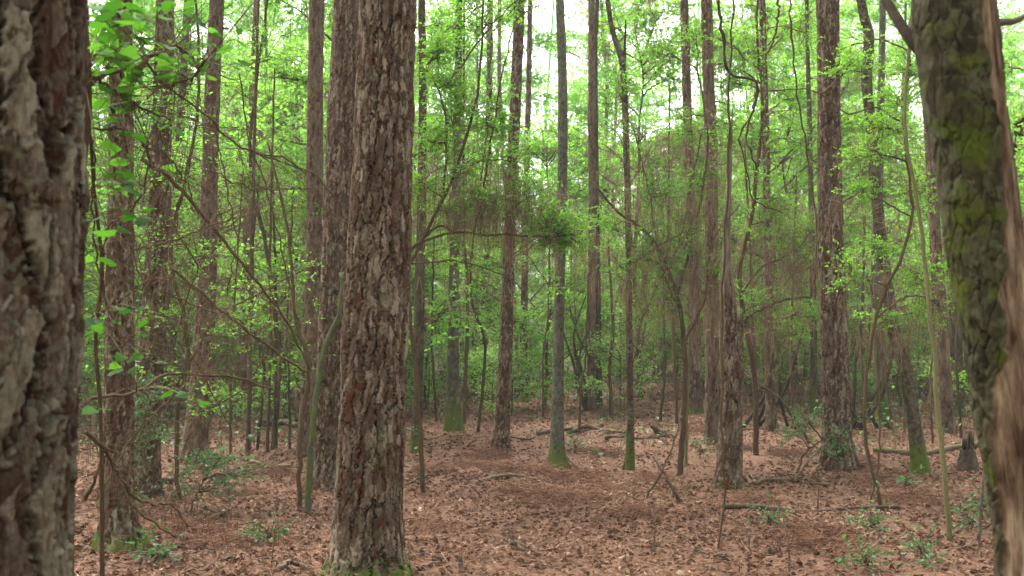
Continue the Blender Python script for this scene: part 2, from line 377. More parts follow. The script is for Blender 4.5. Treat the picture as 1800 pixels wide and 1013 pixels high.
def px_trunk(spec, base_d=None, top=15.0, topr=.5, straight=.6):
    """spec: [(px, py, width px)] from base up.  Returns base point, points, radii"""
    b = G(spec[0][0], spec[0][1]) if base_d is None else gpx(spec[0][0], base_d)
    D = b[1]; pts = [b - [0, 0, .15]]; rad = [spec[0][2] * D / F_PX / 2 * 1.05]
    first = True
    for px, py, wd in spec:
        p = P(px, py, D)
        if first and base_d is None: p = b.copy()
        first = False
        pts.append(p); rad.append(wd * D / F_PX / 2)
    if base_d is not None: pts = pts[:1] + [pts[1]] + pts[2:]
    if top:
        d = nrm(pts[-1] - pts[-2]); z0 = pts[-1][2]; r0 = rad[-1]; p = pts[-1]
        nstep = 4
        for k in range(1, nstep + 1):
            d = nrm(d * (1 - straight * .5) + np.array([0, 0, 1]) * straight * .5)
            p = p + d * ((top - z0) / nstep) / max(d[2], .3); pts.append(p); rad.append(r0 * (1 - (1 - topr) * k / nstep))
    return b, np.array(pts), np.array(rad)

# ------------------------------------------------------------------ foliage
STRAW = Geo(); srng = np.random.default_rng(77)
def drape(pts, n, L=.17, spread=.05, g=None, r_=None, wk=1.0):
    """pine straw caught on twigs, hanging down in little bundles"""
    g = g or STRAW; r_ = r_ or srng; m = max(1, int(n * .19)); per = 5
    c = pts[r_.integers(0, len(pts), m)] + r_.normal(0, spread, (m, 3)) * [1, 1, .6]
    bd = nrm(np.stack([r_.normal(0, .12, m), r_.normal(0, .12, m), -np.ones(m)], 1)); k = r_.random(m) < .3; bd[k] = nrm(r_.normal(0, 1, (k.sum(), 3)) * [1, 1, .45] - [0, 0, .25])
    i = np.repeat(np.arange(m), per); n = len(i); A = c[i] + r_.normal(0, .014, (n, 3)); l = L * 1.25 * r_.uniform(.5, 1.5, n)
    d = nrm(bd[i] + r_.normal(0, .1, (n, 3)))
    side = nrm(r_.normal(0, 1, (n, 3))); wv = np.cross(d, side); wd = wk * r_.uniform(.0011, .0019, n)[:, None] * np.clip(A[:, 1:2] / 9, .7, 2.2)
    mid = A + d * l[:, None] * .5 + r_.normal(0, .01, (n, 3)); B = A + d * l[:, None] + r_.normal(0, .015, (n, 3)) - [0, 0, .02]
    V = np.stack([A - wv * wd, A + wv * wd, mid - wv * wd, mid + wv * wd, B], 1); b = (np.arange(n) * 5)[:, None]
    g.add(V, [b + [[0, 1, 3, 2]], b + [[2, 3, 4]]], np.repeat(r_.random(n), 5))
def spray(gB, gL, start, cen, rad, rng, nsub=12, ntw=7, nlf=9, lf=.026, r0=.012, twl=.2, shape='small', straw=0, flat=.6, sides=5, limb=True, tw_r=.0014, bare=0):
    start = np.asarray(start, float); cen = np.asarray(cen, float); rad = np.broadcast_to(rad, (3,)).astype(float)
    L = np.linalg.norm(cen - start); mid = (start + cen) / 2 + rng.normal(0, .06, 3) * L + [0, 0, .08 * L]
    lp = smooth_path([start, mid, cen], 9)
    lp[1:-1] += rng.normal(0, .012 * L, (7, 3))
    if limb: tube(gB, lp, np.linspace(r0, r0 * .45, 9), sides, rng.random())
    allA, allB, allp = [], [], []
    for _ in range(nsub):
        t = rng.normal(0, 1, 3); t = t / np.linalg.norm(t) * rng.random() ** .45; tgt = cen + t * rad
        a = lp[rng.integers(4, 9)]; m = (a + tgt) / 2 + rng.normal(0, .1, 3) * np.linalg.norm(tgt - a) + [0, 0, .03]
        sp = smooth_path([a, m, tgt], 7); sp[1:-1] += rng.normal(0, .02, (5, 3)) * np.linalg.norm(tgt - a)
        tube(gB, sp, np.linspace(r0 * .38, tw_r * 1.1, 7), 4, rng.random(), cap=False)
        allp.append(sp)
        k = rng.integers(2, 7, ntw); A = sp[k] + (sp[k - 1] - sp[k]) * rng.random((ntw, 1))
        d = nrm(nrm(sp[-1] - sp[0]) * .5 + rng.normal(0, 1, (ntw, 3)) * [1, 1, .45]); B = A + d * (twl * rng.uniform(.4, 1.3, (ntw, 1)))
        allA.append(A); allB.append(B)
    A = np.concatenate(allA); B = np.concatenate(allB)
    prisms(gB, A, B, tw_r, tw_r * .6, rng.random(len(A)))
    keep = np.arange(len(A)) >= bare * len(A)
    A2, B2 = A[keep], B[keep]
    if nlf and len(A2):
        i = np.repeat(np.arange(len(A2)), nlf); t = rng.uniform(.12, 1.05, (len(i), 1)); d = nrm(B2 - A2)[i]
        Pp = A2[i] + (B2 - A2)[i] * t; dd = d * .6 + rng.normal(0, .6, (len(i), 3)) * [1, 1, .6]
        leaves(gL, Pp, dd, lf * rng.uniform(.6, 1.25, len(i)), rng, shape, flat=flat, tone=np.clip(rng.random(len(i)) * .7 + rng.random() * .3, 0, 1))
    if straw:
        drape(np.concatenate([np.concatenate(allp), A, B]), straw)
def along(pts, z):
    pts = np.asarray(pts); return np.array([np.interp(z, pts[:, 2], pts[:, k]) for k in range(3)])

# pine crown high overhead (shared)
def pine_crown_mesh(seed):
    rng = np.random.default_rng(seed); gB, gL = Geo(), Geo()
    for i in range(22):
        z = rng.uniform(0, 5); a = rng.uniform(0, 2 * np.pi); L = (2.3 - z * .3) * rng.uniform(.6, 1.1)
        e = np.array([math.cos(a) * L, math.sin(a) * L, z + L * .3]); lp = smooth_path([[0, 0, z], e * [.5, .5, 1] - [0, 0, .15], e], 6)
        tube(gB, lp, np.linspace(.03, .008, 6), 4, .4, cap=False)
        for j in range(9):
            c = lp[rng.integers(2, 6)] + rng.normal(0, .35, 3); prisms(gB, lp[[3]], c[None], .006, .004, .4)
            n = 26; d = nrm(rng.normal(0, 1, (n, 3)) + [0, 0, .3])
            for s0 in range(1):
                wv = nrm(np.cross(d, rng.normal(0, 1, (n, 3)))) * .006; B = c + d * .24
                V = np.stack([c - wv, c + wv, B], 1); b = (np.arange(n) * 3)[:, None]
                gL.add(V, [b + [[0, 1, 2]]], np.repeat(rng.random(n), 3))
    return gB, gL
_pc = pine_crown_mesh(5)
PC_B = build('limbs', _pc[0], M['pine']); PC_L = build('needles', _pc[1], M['needle'], smooth=False)
PC_USED = [False]
def pine_crown(parent, loc, rz):
    first = not PC_USED[0]; PC_USED[0] = True
    for src in (PC_B, PC_L):
        o = src if first else src.copy()
        if not first: COL.objects.link(o)
        o.parent = parent; o.location = tuple(loc); o.rotation_euler = (0, 0, rz)

def add_stubs(g, pts, rad, rng, n, z0, z1, L=.3):
    for _ in range(n):
        z = rng.uniform(z0, z1); p = along(pts, z); a = rng.uniform(0, 2 * np.pi); l = L * rng.uniform(.3, 1.3)
        d = np.array([math.cos(a), math.sin(a), rng.uniform(-.2, .5)]); r = np.interp(z, pts[:, 2], rad)
        q = np.array([p + d * r * .7, p + d * (r + l * .5) + rng.normal(0, .02, 3), p + d * (r + l) + rng.normal(0, .05, 3)])
        tube(g, q, [.012, .009, .004], 5, .4)

print('setup ok')
# ================================================================== GROUND
def grid_ground():
    xs = np.unique(np.concatenate([np.linspace(-140, -30, 12), np.linspace(-30, 30, 161), np.linspace(30, 140, 12)]))
    ys = np.unique(np.concatenate([np.linspace(-60, -6, 8), np.linspace(-6, 45, 150), np.linspace(45, 140, 12)]))
    X, Y = np.meshgrid(xs, ys); Z = gz(X, Y); nx = len(xs)
    g = Geo(); i = (np.arange(len(ys) - 1)[:, None] * nx + np.arange(nx - 1)[None]).ravel()
    g.add(np.stack([X, Y, Z], -1), [np.stack([i, i + 1, i + nx + 1, i + nx], 1)])
    o = build('ground', g, M['soil']); tag(o, None, None, kind='structure')
grid_ground()
rng = np.random.default_rng(3)
def scatter(n, y0, y1, half=.62, pad=1.5, xy_pow=1.0):
    y = y0 + (y1 - y0) * rng.random(n); w_ = y * half + pad
    keep = rng.random(n) < w_ / (y1 * half + pad); y = y[keep]; w_ = w_[keep]
    return rng.uniform(-1, 1, len(y)) * w_, y
gl = Geo()
for n, y0, y1, szf in ((105000, 3.2, 10, .92), (60000, 10, 18, 1.05), (36000, 18, 34, 1.5)):
    x, y = scatter(n, y0, y1)
    den = vnoise(x / .7 + 50, y / .7, 1000, 3); k = rng.random(len(x)) < .35 + .8 * den; x, y = x[k], y[k]; n_ = len(x)
    z = gz(x, y) + rng.uniform(0, .022, n_); a = rng.uniform(0, 2 * np.pi, n_)
    d = np.stack([np.cos(a), np.sin(a), rng.normal(0, .22, n_)], 1)
    leaves(gl, np.stack([x, y, z], 1), d, szf * rng.uniform(.024, .066, n_), rng, 'oak', flat=.66, curl=.4, tone=np.clip(rng.beta(2, 2.6, n_) * .8 + .45 * (vnoise(x / .8, y / .8, 1000, 5) - .45), 0, 1))
tag(build('leaf_litter', gl, M['litter'], smooth=False), 'fallen tan and brown leaves covering the forest floor', 'leaf litter', kind='stuff')
gn = Geo()
def needles_at(x, y, z, L, dirs, wd):
    n = len(x); A = np.stack([x, y, z], 1); B = A + dirs * L[:, None]; sd = nrm(np.cross(dirs, rng.normal(0, .3, (n, 3)) + [0, 0, 1])) * wd[:, None]
    mid = (A + B) / 2 + rng.normal(0, .008, (n, 3))
    V = np.stack([A - sd, A + sd, mid - sd, mid + sd, B], 1); b = (np.arange(n) * 5)[:, None]
    gn.add(V, [b + [[0, 1, 3, 2]], b + [[2, 3, 4]]], np.repeat(rng.random(n), 5))
for n, y0, y1, wf in ((95000, 3.2, 9, 1), (60000, 9, 18, 1.6), (16000, 18, 32, 3)):
    x, y = scatter(n, y0, y1)
    den = vnoise(x / .9 + 20, y / .9, 1000, 8); k = rng.random(len(x)) < .15 + 1.0 * den; x, y = x[k], y[k]; n_ = len(x)
    a = rng.uniform(0, 2 * np.pi, n_); d = nrm(np.stack([np.cos(a), np.sin(a), rng.normal(0, .12, n_)], 1))
    needles_at(x, y, gz(x, y) + rng.uniform(.008, .035, n_), rng.uniform(.07, .17, n_), d, np.full(n_, .0011 * wf))
tag(build('pine_straw', gn, M['needles'], smooth=False), 'fallen reddish pine needles scattered over the dead leaves', 'pine straw', kind='stuff')

# ================================================================== TREES NAMED FROM THE PHOTOGRAPH (spec from base upward)
TREES = {}
def tree(key, name, label, spec, mat='pine', kind='pine', base_d=None, top=15, sides=56, step=.025, dense=None, crown='pine', seed=1, stubs=0, cat='tree', topr=.55, **kw):
    b, pts, rad = px_trunk(spec, base_d, top, topr)
    t = thing(name, label, cat, b)
    rel = pts - b
    g = trunk(rel, rad, kind, sides, step, (dense[0] - b[2], dense[1] - b[2], dense[2]) if dense else None, seed, **kw)
    build('trunk', g, M[mat], t)
    r_ = np.random.default_rng(seed + 100)
    if stubs:
        gs = Geo(); add_stubs(gs, rel, rad, r_, stubs, 1.2, 5.5); build('branch_stubs', gs, M['dead'], t)
    if crown == 'pine': pine_crown(t, (rel[-1][0], rel[-1][1], rel[-1][2] - 4.5), r_.uniform(0, 6))
    TREES[key] = (t, b, pts, rad); return t, b, pts, rad

def z_at(py, D): return P(900, py, D)[2]
# foreground pine, left edge
D0 = 1.9
tree('T1', 'pine_tree', 'big blurred foreground pine with deep flaky bark cropped by left edge',
     [(-75, 1790, 345), (-62, 1010, 330), (-44, 700, 326), (-20, 350, 318), (-12, 0, 312)], 'pine_near', base_d=D0, sides=420, dense=(.75, 2.05, .0035), seed=11, sc=1.75, jk=.75, lichen=.3, top=16)
tree('T2', 'pine_tree', 'thick flaky-barked pine in sharp focus just left of centre, moss at its foot',
     [(648, 1013, 134), (647, 950, 124), (652, 750, 116), (663, 500, 110), (673, 250, 107), (682, 0, 100)], 'pine', sides=320, dense=(-.1, 3.4, .0045), seed=22, sc=1.12, jk=.85, top=17, mossh=.38, lichen=.22, moss=.05)
def wood3(TH, Z, SSs):
    zt = [.2, .85, 1.1, 1.2, 1.26, 1.32, 1.42, 1.5, 1.7, 1.85, 2.0, 2.6]; ph = [-62, -60, -50, -38, 0, 10, 18, 30, 50, 42, 36, 30]
    phi = np.interp(Z, zt, ph) + 9 * (vnoise(SSs / .05, SSs * 0 + .5, 999, 5) - .5) * 2 + 8 * (vnoise(SSs / .012, SSs * 0 + .5, 9999, 6) - .5)
    a = (np.degrees(TH) + 90 + 26 + 180) % 360 - 180      # angle from camera-facing side towards +x
    return ss(-3, 3, a - phi) * (1 - ss(100, 106, a))
b, pts, rad = px_trunk([(1850, 1700, 160), (1832, 1013, 152), (1800, 780, 146), (1764, 600, 140), (1737, 450, 136), (1708, 250, 134), (1677, 0, 143)], 2.0, 8)
t3 = thing('mossy_tree', 'blurred foreground trunk at right with green moss and a long strip of bare wood', 'tree', b)
build('trunk', trunk(pts - b, rad, 'rough', 300, .02, (.75, 2.1, .0035), 33, moss=.27, lichen=.35, wood=wood3), M['stripped'], t3)
gs = Geo(); q = smooth_path([P(1640, 110, 2.02), P(1605, 75, 2.05), P(1575, 30, 2.1), P(1548, -15, 2.15), P(1490, -120, 2.3)], 14); tube(gs, q - b, np.linspace(.014, .006, 14), 10, .2)
q = smooth_path([P(1700, 60, 2.1), P(1755, 40, 2.3), P(1790, 35, 2.5), P(1840, 0, 2.7)], 10); tube(gs, q - b, np.linspace(.012, .005, 10), 8, .5)
build('branch', gs, M['dark'], t3); TREES['T3'] = (t3, b, pts, rad)

tree('T4', 'pine_tree', 'reddish pine half hidden behind left side of thick central pine',
     [(572, 858, 66), (578, 760, 56), (586, 600, 55), (595, 400, 56), (603, 200, 55), (612, 0, 52)], seed=44, sides=110, dense=(-.1, 5, .014), sc=.9, mossh=.2)
tree('T5', 'pine_tree', 'slim dark pine with knobbly top standing left of the two overlapping pines',
     [(540, 800, 36), (543, 700, 31), (552, 500, 30), (554, 250, 29), (555, 80, 27), (557, 0, 27)], 'pinegrey', seed=55, sides=72, dense=(-.1, 6, .02), sc=.8)
tree('T6', 'pine_tree', 'grey brown pine with bare flared base standing in the left clearing',
     [(342, 812, 52), (347, 740, 40), (357, 620, 36), (365, 450, 31), (372, 200, 27), (381, 0, 25)], 'pinegrey', seed=66, sides=80, dense=(-.1, 5.5, .018), sc=.85, stubs=5)
tree('T7', 'pine_tree', 'vine-tangled pine second from the left foreground trunk',
     [(252, 872, 58), (258, 740, 46), (270, 560, 42), (278, 400, 38), (285, 200, 34), (291, 0, 31)], 'pine', seed=77, sides=84, dense=(-.1, 5, .016), sc=.85, stubs=4)
tree('T8', 'pine_tree', 'pine with bright green mossy foot beside the left foreground trunk',
     [(209, 962, 82), (208, 900, 58), (209, 740, 52), (210, 550, 48), (212, 300, 44), (213, 0, 38)], 'pine', seed=88, sides=96, dense=(-.1, 4, .012), sc=.9, mossh=.42)
tree('T9', 'slim_tree', 'dark slim tree just right of the thick central pine',
     [(730, 797, 20), (735, 700, 18), (737, 550, 19), (741, 350, 16), (743, 150, 15), (741, 0, 14)], 'dark', 'rough', seed=99, sides=36, dense=(-.1, 5.5, .02), mossh=.7, crown=None, top=12)
tree('T10', 'slim_tree', 'double-stemmed greenish tree behind the clearing right of central pine',
     [(797, 757, 30), (796, 650, 22), (799, 450, 18), (805, 200, 14), (807, 0, 13)], 'hard', 'rough', seed=101, sides=40, dense=(-.1, 7, .03), mossh=1.0, moss=.2, crown=None, top=13)
tree('T11', 'pine_tree', 'slim leaning pine with flaky bark at the picture centre',
     [(880, 792, 34), (884, 720, 27), (889, 600, 24), (893, 480, 21), (900, 300, 20), (906, 180, 20), (913, 0, 19)], 'pine', seed=111, sides=64, dense=(-.1, 6, .018), sc=.75, stubs=3)
tree('T12', 'hardwood_tree', 'straight smooth grey tree with pale lichen and green moss at its foot',
     [(981, 822, 33), (980, 780, 25), (981, 650, 21), (984, 500, 19), (988, 350, 18), (989, 150, 17), (984, 0, 16)], 'hard', 'rough', seed=121, sides=44, dense=(-.1, 5, .02), mossh=.75, lichen=.5, crown=None, top=13, sc=.5)
tree('T14', 'pine_tree', 'thin pale distant pine right of the smooth lichen tree',
     [(1040, 722, 19), (1040, 600, 16), (1041, 400, 13), (1040, 200, 13), (1040, 0, 12)], 'pinegrey', seed=141, sides=36, dense=(-.1, 9, .05), top=17)
tree('T14b', 'slim_tree', 'thin dark distant trunk just behind the thin pale pine',
     [(1053, 718, 13), (1052, 550, 10), (1049, 350, 9), (1047, 100, 8), (1050, 0, 8)], 'dark', 'rough', seed=142, sides=24, dense=(-.1, 9, .06), crown=None, top=13)
tree('T15', 'pine_tree', 'flaky grey pine immediately behind the broken snag',
     [(1253, 780, 28), (1252, 650, 24), (1251, 450, 24), (1249, 250, 23), (1244, 100, 21), (1242, 0, 21)], 'pinegrey', seed=151, sides=64, dense=(-.1, 6.5, .02), sc=.85, stubs=6)
tree('T17', 'pine_tree', 'straight thick pine with red-brown plated bark right of the snag',
     [(1472, 824, 60), (1471, 750, 50), (1467, 600, 46), (1460, 400, 43), (1457, 200, 41), (1455, 0, 39)], 'pine', seed=171, sides=100, dense=(-.1, 5.2, .014), sc=.9)
tree('T20', 'pine_tree', 'slender pine leaning left behind the pale green sapling',
     [(1668, 762, 26), (1660, 650, 22), (1650, 500, 20), (1640, 350, 18), (1630, 180, 15), (1624, 0, 14)], 'pinegrey', seed=201, sides=48, dense=(-.1, 7.5, .03), top=17)
tree('T21', 'pine_tree', 'dark distant trunk close to left side of right foreground trunk',
     [(1682, 732, 26), (1680, 600, 22), (1678, 450, 20), (1672, 200, 17), (1665, 0, 15)], 'dark', 'rough', seed=211, sides=36, dense=(-.1, 9, .05), mossh=.8, top=17)
tree('T22', 'pine_tree', 'narrow brown pine halfway between the snag and straight right pine',
     [(1357, 758, 20), (1353, 650, 17), (1350, 500, 15), (1346, 250, 13), (1340, 0, 12)], 'pine', seed=221, sides=40, dense=(-.1, 8, .03), top=16)
tree('T23', 'pine_tree', 'distant reddish pine in the thicket left of the snag',
     [(1222, 727, 26), (1221, 600, 22), (1217, 450, 20), (1210, 250, 17), (1203, 0, 15)], 'pine', seed=231, sides=48, dense=(-.1, 9, .04), top=17, mossh=.5)
tree('T24', 'slim_tree', 'thin mossy distant trunk just left of straight right pine',
     [(1431, 730, 15), (1430, 600, 12), (1427, 400, 10), (1420, 100, 8)], 'dark', 'rough', seed=241, sides=24, dense=(-.1, 9, .06), mossh=1.2, crown=None, top=14)
tree('T25', 'hardwood_tree', 'mossy grey trunk with forked limbs behind the leaning mossy tree',
     [(1553, 750, 26), (1548, 650, 22), (1540, 500, 19), (1545, 300, 15), (1550, 100, 12)], 'hard', 'rough', seed=251, sides=40, dense=(-.1, 8, .04), mossh=1.2, moss=.25, crown=None, top=13)
tree('T26', 'pine_tree', 'far reddish pine seen right of slim centre pine',
     [(920, 688, 15), (921, 550, 13), (926, 300, 11), (932, 0, 9)], 'pine', seed=261, sides=30, dense=(-.1, 13, .08), top=19)
tree('T27', 'pine_tree', 'far faint pine seen just left of slim centre pine',
     [(852, 700, 15), (852, 550, 13), (858, 300, 12), (862, 0, 11)], 'pine', seed=271, sides=30, dense=(-.1, 13, .08), top=19)
tree('T28', 'pine_tree', 'far reddish pine between the two tangled left pines',
     [(296, 742, 24), (300, 600, 20), (308, 400, 17), (318, 200, 14), (330, 0, 12)], 'pine', seed=281, sides=40, dense=(-.1, 9, .04), top=17)
tree('T29', 'pine_tree', 'slender distant pine between bare-based left pine and the knobbly dark pine',
     [(424, 742, 18), (428, 600, 15), (433, 400, 12), (444, 150, 10), (450, 0, 9)], 'pinegrey', seed=291, sides=36, dense=(-.1, 9, .05), top=16)
tree('T30', 'pine_tree', 'far pale pine trunk standing left of the smooth lichen tree',
     [(908, 686, 9), (905, 550, 8), (880, 200, 7), (878, 0, 7)], 'pinegrey', seed=301, sides=24, dense=(-.1, 13, .1), top=19)

# crooked slim tree with a snapped side stem
t, b, pts, rad = tree('T13', 'crooked_tree', 'crooked slim tree bending left near its top with a short snapped stem',
     [(1107, 826, 17), (1108, 740, 14), (1106, 600, 13), (1105, 450, 12), (1102, 300, 12), (1099, 200, 12), (1094, 110, 13), (1078, 60, 10), (1068, 0, 9)], 'dark', 'rough', seed=131, sides=32, dense=(-.1, 5.5, .02), mossh=.95, lichen=.5, crown=None, top=10)
g = Geo(); D = b[1]; tube(g, smooth_path([P(1097, 150, D), P(1098, 90, D), P(1100, 35, D)], 8) - b, np.linspace(.022, .008, 8), 8, .3); build('snapped_stem', g, M['dark'], t)
g = Geo()
for L_ in ([(1103, 330), (1130, 290), (1150, 262)], [(1104, 440), (1135, 415), (1162, 390)], [(1101, 270), (1085, 235), (1060, 215)]):
    tube(g, smooth_path([P(x, y, D - .1 * i) for i, (x, y) in enumerate(L_)], 8) - b, np.linspace(.008, .002, 8), 5, .5)
build('branches', g, M['twig'], t)
# dark curved leaning tree
t, b, pts, rad = tree('T18', 'leaning_tree', 'dark leaning tree with curved top and moss-green foot at right',
     [(1618, 830, 30), (1606, 740, 24), (1592, 650, 24), (1572, 580, 23), (1556, 480, 22), (1546, 400, 21), (1537, 300, 19), (1529, 200, 18), (1523, 130, 20), (1527, 65, 19), (1513, 0, 16)],
     'dark', 'rough', seed=181, sides=52, dense=(-.1, 5.2, .016), mossh=.7, moss=.12, lichen=.3, crown=None, top=10)

# broken snag
b = G(1280, 858); D = b[1]
t = thing('dead_snag', 'dead broken pine snag with stripped grey splintered top and mossy foot', 'dead tree', b)
sp = [(1280, 858, 48), (1281, 820, 40), (1284, 720, 36), (1283, 620, 33), (1281, 540, 28), (1277, 450, 19), (1279, 380, 14), (1285, 250, 9), (1289, 165, 3)]
bb, pts, rad = px_trunk(sp, None, None)
def wood16(TH, Z, SSs): return ss(1.75, 2.15, Z + .5 * (vnoise(TH * 5 / 6.283 * 3, SSs / .3, 15, 4) - .5))
build('trunk', trunk(pts - b, rad, 'pine', 110, .012, None, 161, sc=.8, mossh=.35, wood=wood16), M['pine'], t)
g = trunk(np.array([P(1290, 858, D) - [0, -.02, .1], P(1293, 760, D), P(1297, 660, D), P(1300, 570, D)]) - b, np.array([.075, .062, .055, .04]), 'pine', 60, .014, None, 162, sc=.7)
build('broken_stem', g, M['pine'], t)
g = Geo(); r_ = np.random.default_rng(5)
for k in range(9):
    a = P(1300 + r_.uniform(-7, 7), 572, D); tube(g, np.array([a, a + [r_.uniform(-.01, .01), 0, .03], a + [r_.uniform(-.02, .02), 0, r_.uniform(.05, .12)]]) - b, [.01, .007, .001], 4, .3)
build('splinters', g, M['dead'], t)

# ================================================================== hand placed stems, vines and branches
def poly(name, label, cat, pl, w0, w1, D, mat='twig', group=None, n=24, sides=6, moss=0, wob=.0, seed=0, origin=None):
    """pl px polyline; D scalar or (D0, D1)"""
    D0_, D1_ = (D if isinstance(D, tuple) else (D, D)); m = len(pl)
    pts = np.array([P(x, y, D0_ + (D1_ - D0_) * i / (m - 1)) for i, (x, y) in enumerate(pl)])
    q = smooth_path(pts, n); r_ = np.random.default_rng(seed + 9); q[1:-1] += r_.normal(0, wob, (n - 2, 3))
    g = Geo(); rr = np.linspace(w0, w1, n) * np.linspace(D0_, D1_, n) / F_PX / 2
    tube(g, q - pts[0], rr * (1 + .12 * r_.normal(0, 1, n)), sides, .4, moss=moss)
    o = build(name, g, M[mat]); o.location = tuple(pts[0]); tag(o, label, cat, group); return o, q

VN = 'vines hanging between the trees'
vines = [
 ('brown vine looping down at left beside bare-based pine', [(380, 120), (372, 200), (385, 255), (400, 330), (415, 420), (400, 520)], 3, 2, 4.0),
 ('thin vine arching over low ground from the left foreground pine', [(150, 880), (190, 800), (215, 860), (250, 900), (310, 945)], 7, 4, 4.2),
 ('dark vine hanging beside upper part of the flaky pine behind snag', [(1262, 0), (1275, 90), (1283, 130), (1320, 139), (1332, 160), (1312, 240), (1330, 300)], 6, 3, 6.5),
 ('black vine dropping from the canopy right of snag top', [(1332, 140), (1322, 200), (1300, 240), (1312, 300), (1325, 350), (1375, 375)], 4, 2, 6.6),
 ('long straight vine falling beside the snag', [(1288, -10), (1282, 120), (1279, 300), (1270, 500), (1268, 700), (1272, 860), (1262, 1005)], 4, 4, 6.0),
 ('thin vine hanging left of the straight right pine', [(1388, -10), (1400, 150), (1420, 280), (1432, 360), (1436, 420), (1430, 500)], 4, 2.5, 8),
 ('pale vine dangling beneath the right canopy gap', [(1370, -10), (1362, 60), (1340, 115), (1336, 138)], 4, 3, 6.6),
 ('thin vine sweeping past crooked slim tree to the ground', [(1235, 230), (1215, 320), (1195, 420), (1130, 560), (1100, 700), (1075, 735)], 3, 2, 10.5),
 ('vine crossing beside moss-covered foreground trunk', [(1800, 205), (1785, 245), (1775, 290)], 5, 4, 3.0),
]
for i, (lb, pl, a, c, D) in enumerate(vines):
    poly('hanging_vine', lb, 'vine', pl, a, c, D, 'dark' if i in (2, 3) else 'twig', VN, wob=.006, seed=i, n=30)

# ---------- tangled vine shrub in the left foreground with big leaves
LEAF['vine'] = (np.array([[0, 0, 0], [-.06, .28, .02], [.22, .42, .03], [.45, .30, .0], [.62, .36, -.02], [.72, .2, -.03], [1, 0, -.12], [.72, -.2, -.03], [.62, -.36, -.02], [.45, -.30, 0], [.22, -.42, .03], [-.06, -.28, .02], [.45, 0, .07]]),
                [[0, 1, 2, 12], [12, 2, 3, 4], [12, 4, 5, 6], [12, 6, 7, 8], [12, 8, 9, 10], [0, 12, 10, 11]])
b = gpx(120, 3.3)
t = thing('grapevine', 'tangle of brown vines with big bright green leaves beside left foreground pine', 'vine', b)
rngv = np.random.default_rng(17)
stems = [
 ([(150, 150), (200, 128), (255, 107), (300, 80), (322, 88), (340, 105), (362, 106)], 9, 4, 2.9),
 ([(255, 107), (275, 135), (310, 168), (360, 200), (400, 240), (430, 262), (500, 282), (560, 315), (600, 365)], 5, 3, 3.2),
 ([(150, 128), (200, 158), (240, 185), (300, 212)], 8, 4, 2.9),
 ([(362, 106), (340, 135), (300, 150), (270, 160), (255, 175)], 5, 3, 3.0),
 ([(155, 225), (220, 230), (255, 258), (300, 280), (330, 330), (350, 380)], 4, 3, 3.1),
 ([(250, 280), (300, 315), (345, 365), (395, 425), (450, 495), (500, 560), (545, 650)], 8, 4, 4.6),
 ([(235, 440), (300, 425), (360, 400), (412, 385)], 4, 3, 3.8),
 ([(160, 700), (240, 690), (290, 660), (370, 660), (420, 665), (480, 685)], 6, 4, 4.0),
 ([(165, 240), (165, 400), (180, 500), (210, 600), (240, 690)], 4, 3, 3.3),
 ([(260, 250), (255, 330), (220, 380), (190, 400), (175, 480)], 4, 3, 3.4),
 ([(150, 760), (185, 790), (205, 830), (245, 880), (300, 890), (330, 925)], 8, 3, 3.9),
 ([(330, 280), (310, 400), (345, 470), (320, 560), (345, 640), (405, 750)], 3, 2, 4.2),
 ([(420, 130), (440, 260), (470, 330), (530, 600), (545, 690)], 3, 2, 5.2),
 ([(370, 300), (440, 330), (520, 332), (600, 330)], 3, 2, 4.6),
 ([(160, 560), (250, 500), (290, 470), (330, 460)], 3, 2, 3.5),
 ([(300, 470), (420, 570), (470, 610), (540, 655)], 6, 4, 5.0),
 ([(250, 480), (300, 520), (420, 560), (500, 545)], 3, 2, 4.4),
 ([(170, 880), (240, 760), (300, 700), (345, 640), (350, 560)], 4, 2, 4.4),
]
allq = []
for i, (pl, a, c, D) in enumerate(stems):
    q = smooth_path([P(x, y, D + .12 * j) for j, (x, y) in enumerate(pl)], 30); q[1:-1] += rngv.normal(0, .004, (28, 3)); allq.append(q)
    g = Geo(); tube(g, q - b, np.linspace(a, c, 30) * D / F_PX / 2, 8, .45); build('stem', g, M['twig'], t)
g = Geo(); tube(g, smooth_path([gpx(135, 3.3), P(120, 600, 3.2), P(140, 300, 3.0), P(150, 140, 2.9), P(120, -200, 2.95)], 24) - b, .02, 8, .4)
tube(g, smooth_path([gpx(190, 4.1) - [0, 0, .03], P(178, 760, 4.0), P(168, 600, 3.9), P(180, 480, 3.7), P(165, 330, 3.4), P(158, 225, 3.15)], 24) - b, np.linspace(.011, .005, 24), 8, .4); build('main_stem', g, M['twig'], t)
g = Geo(); aq = np.concatenate([q[:24] for q in allq]); A = aq[rngv.integers(0, len(aq), 700)]; d = nrm(rngv.normal(0, 1, (700, 3)) * [1, 1, .8]); B = A + d * rngv.uniform(.05, .4, (700, 1))
prisms(g, A - b, B - b, .0018, .0008, .5); C2 = B + nrm(d + rngv.normal(0, .6, (700, 3))) * rngv.uniform(.05, .3, (700, 1)); prisms(g, B - b, C2 - b, .0008, .0006, .5)
build('tendrils', g, M['twig'], t)
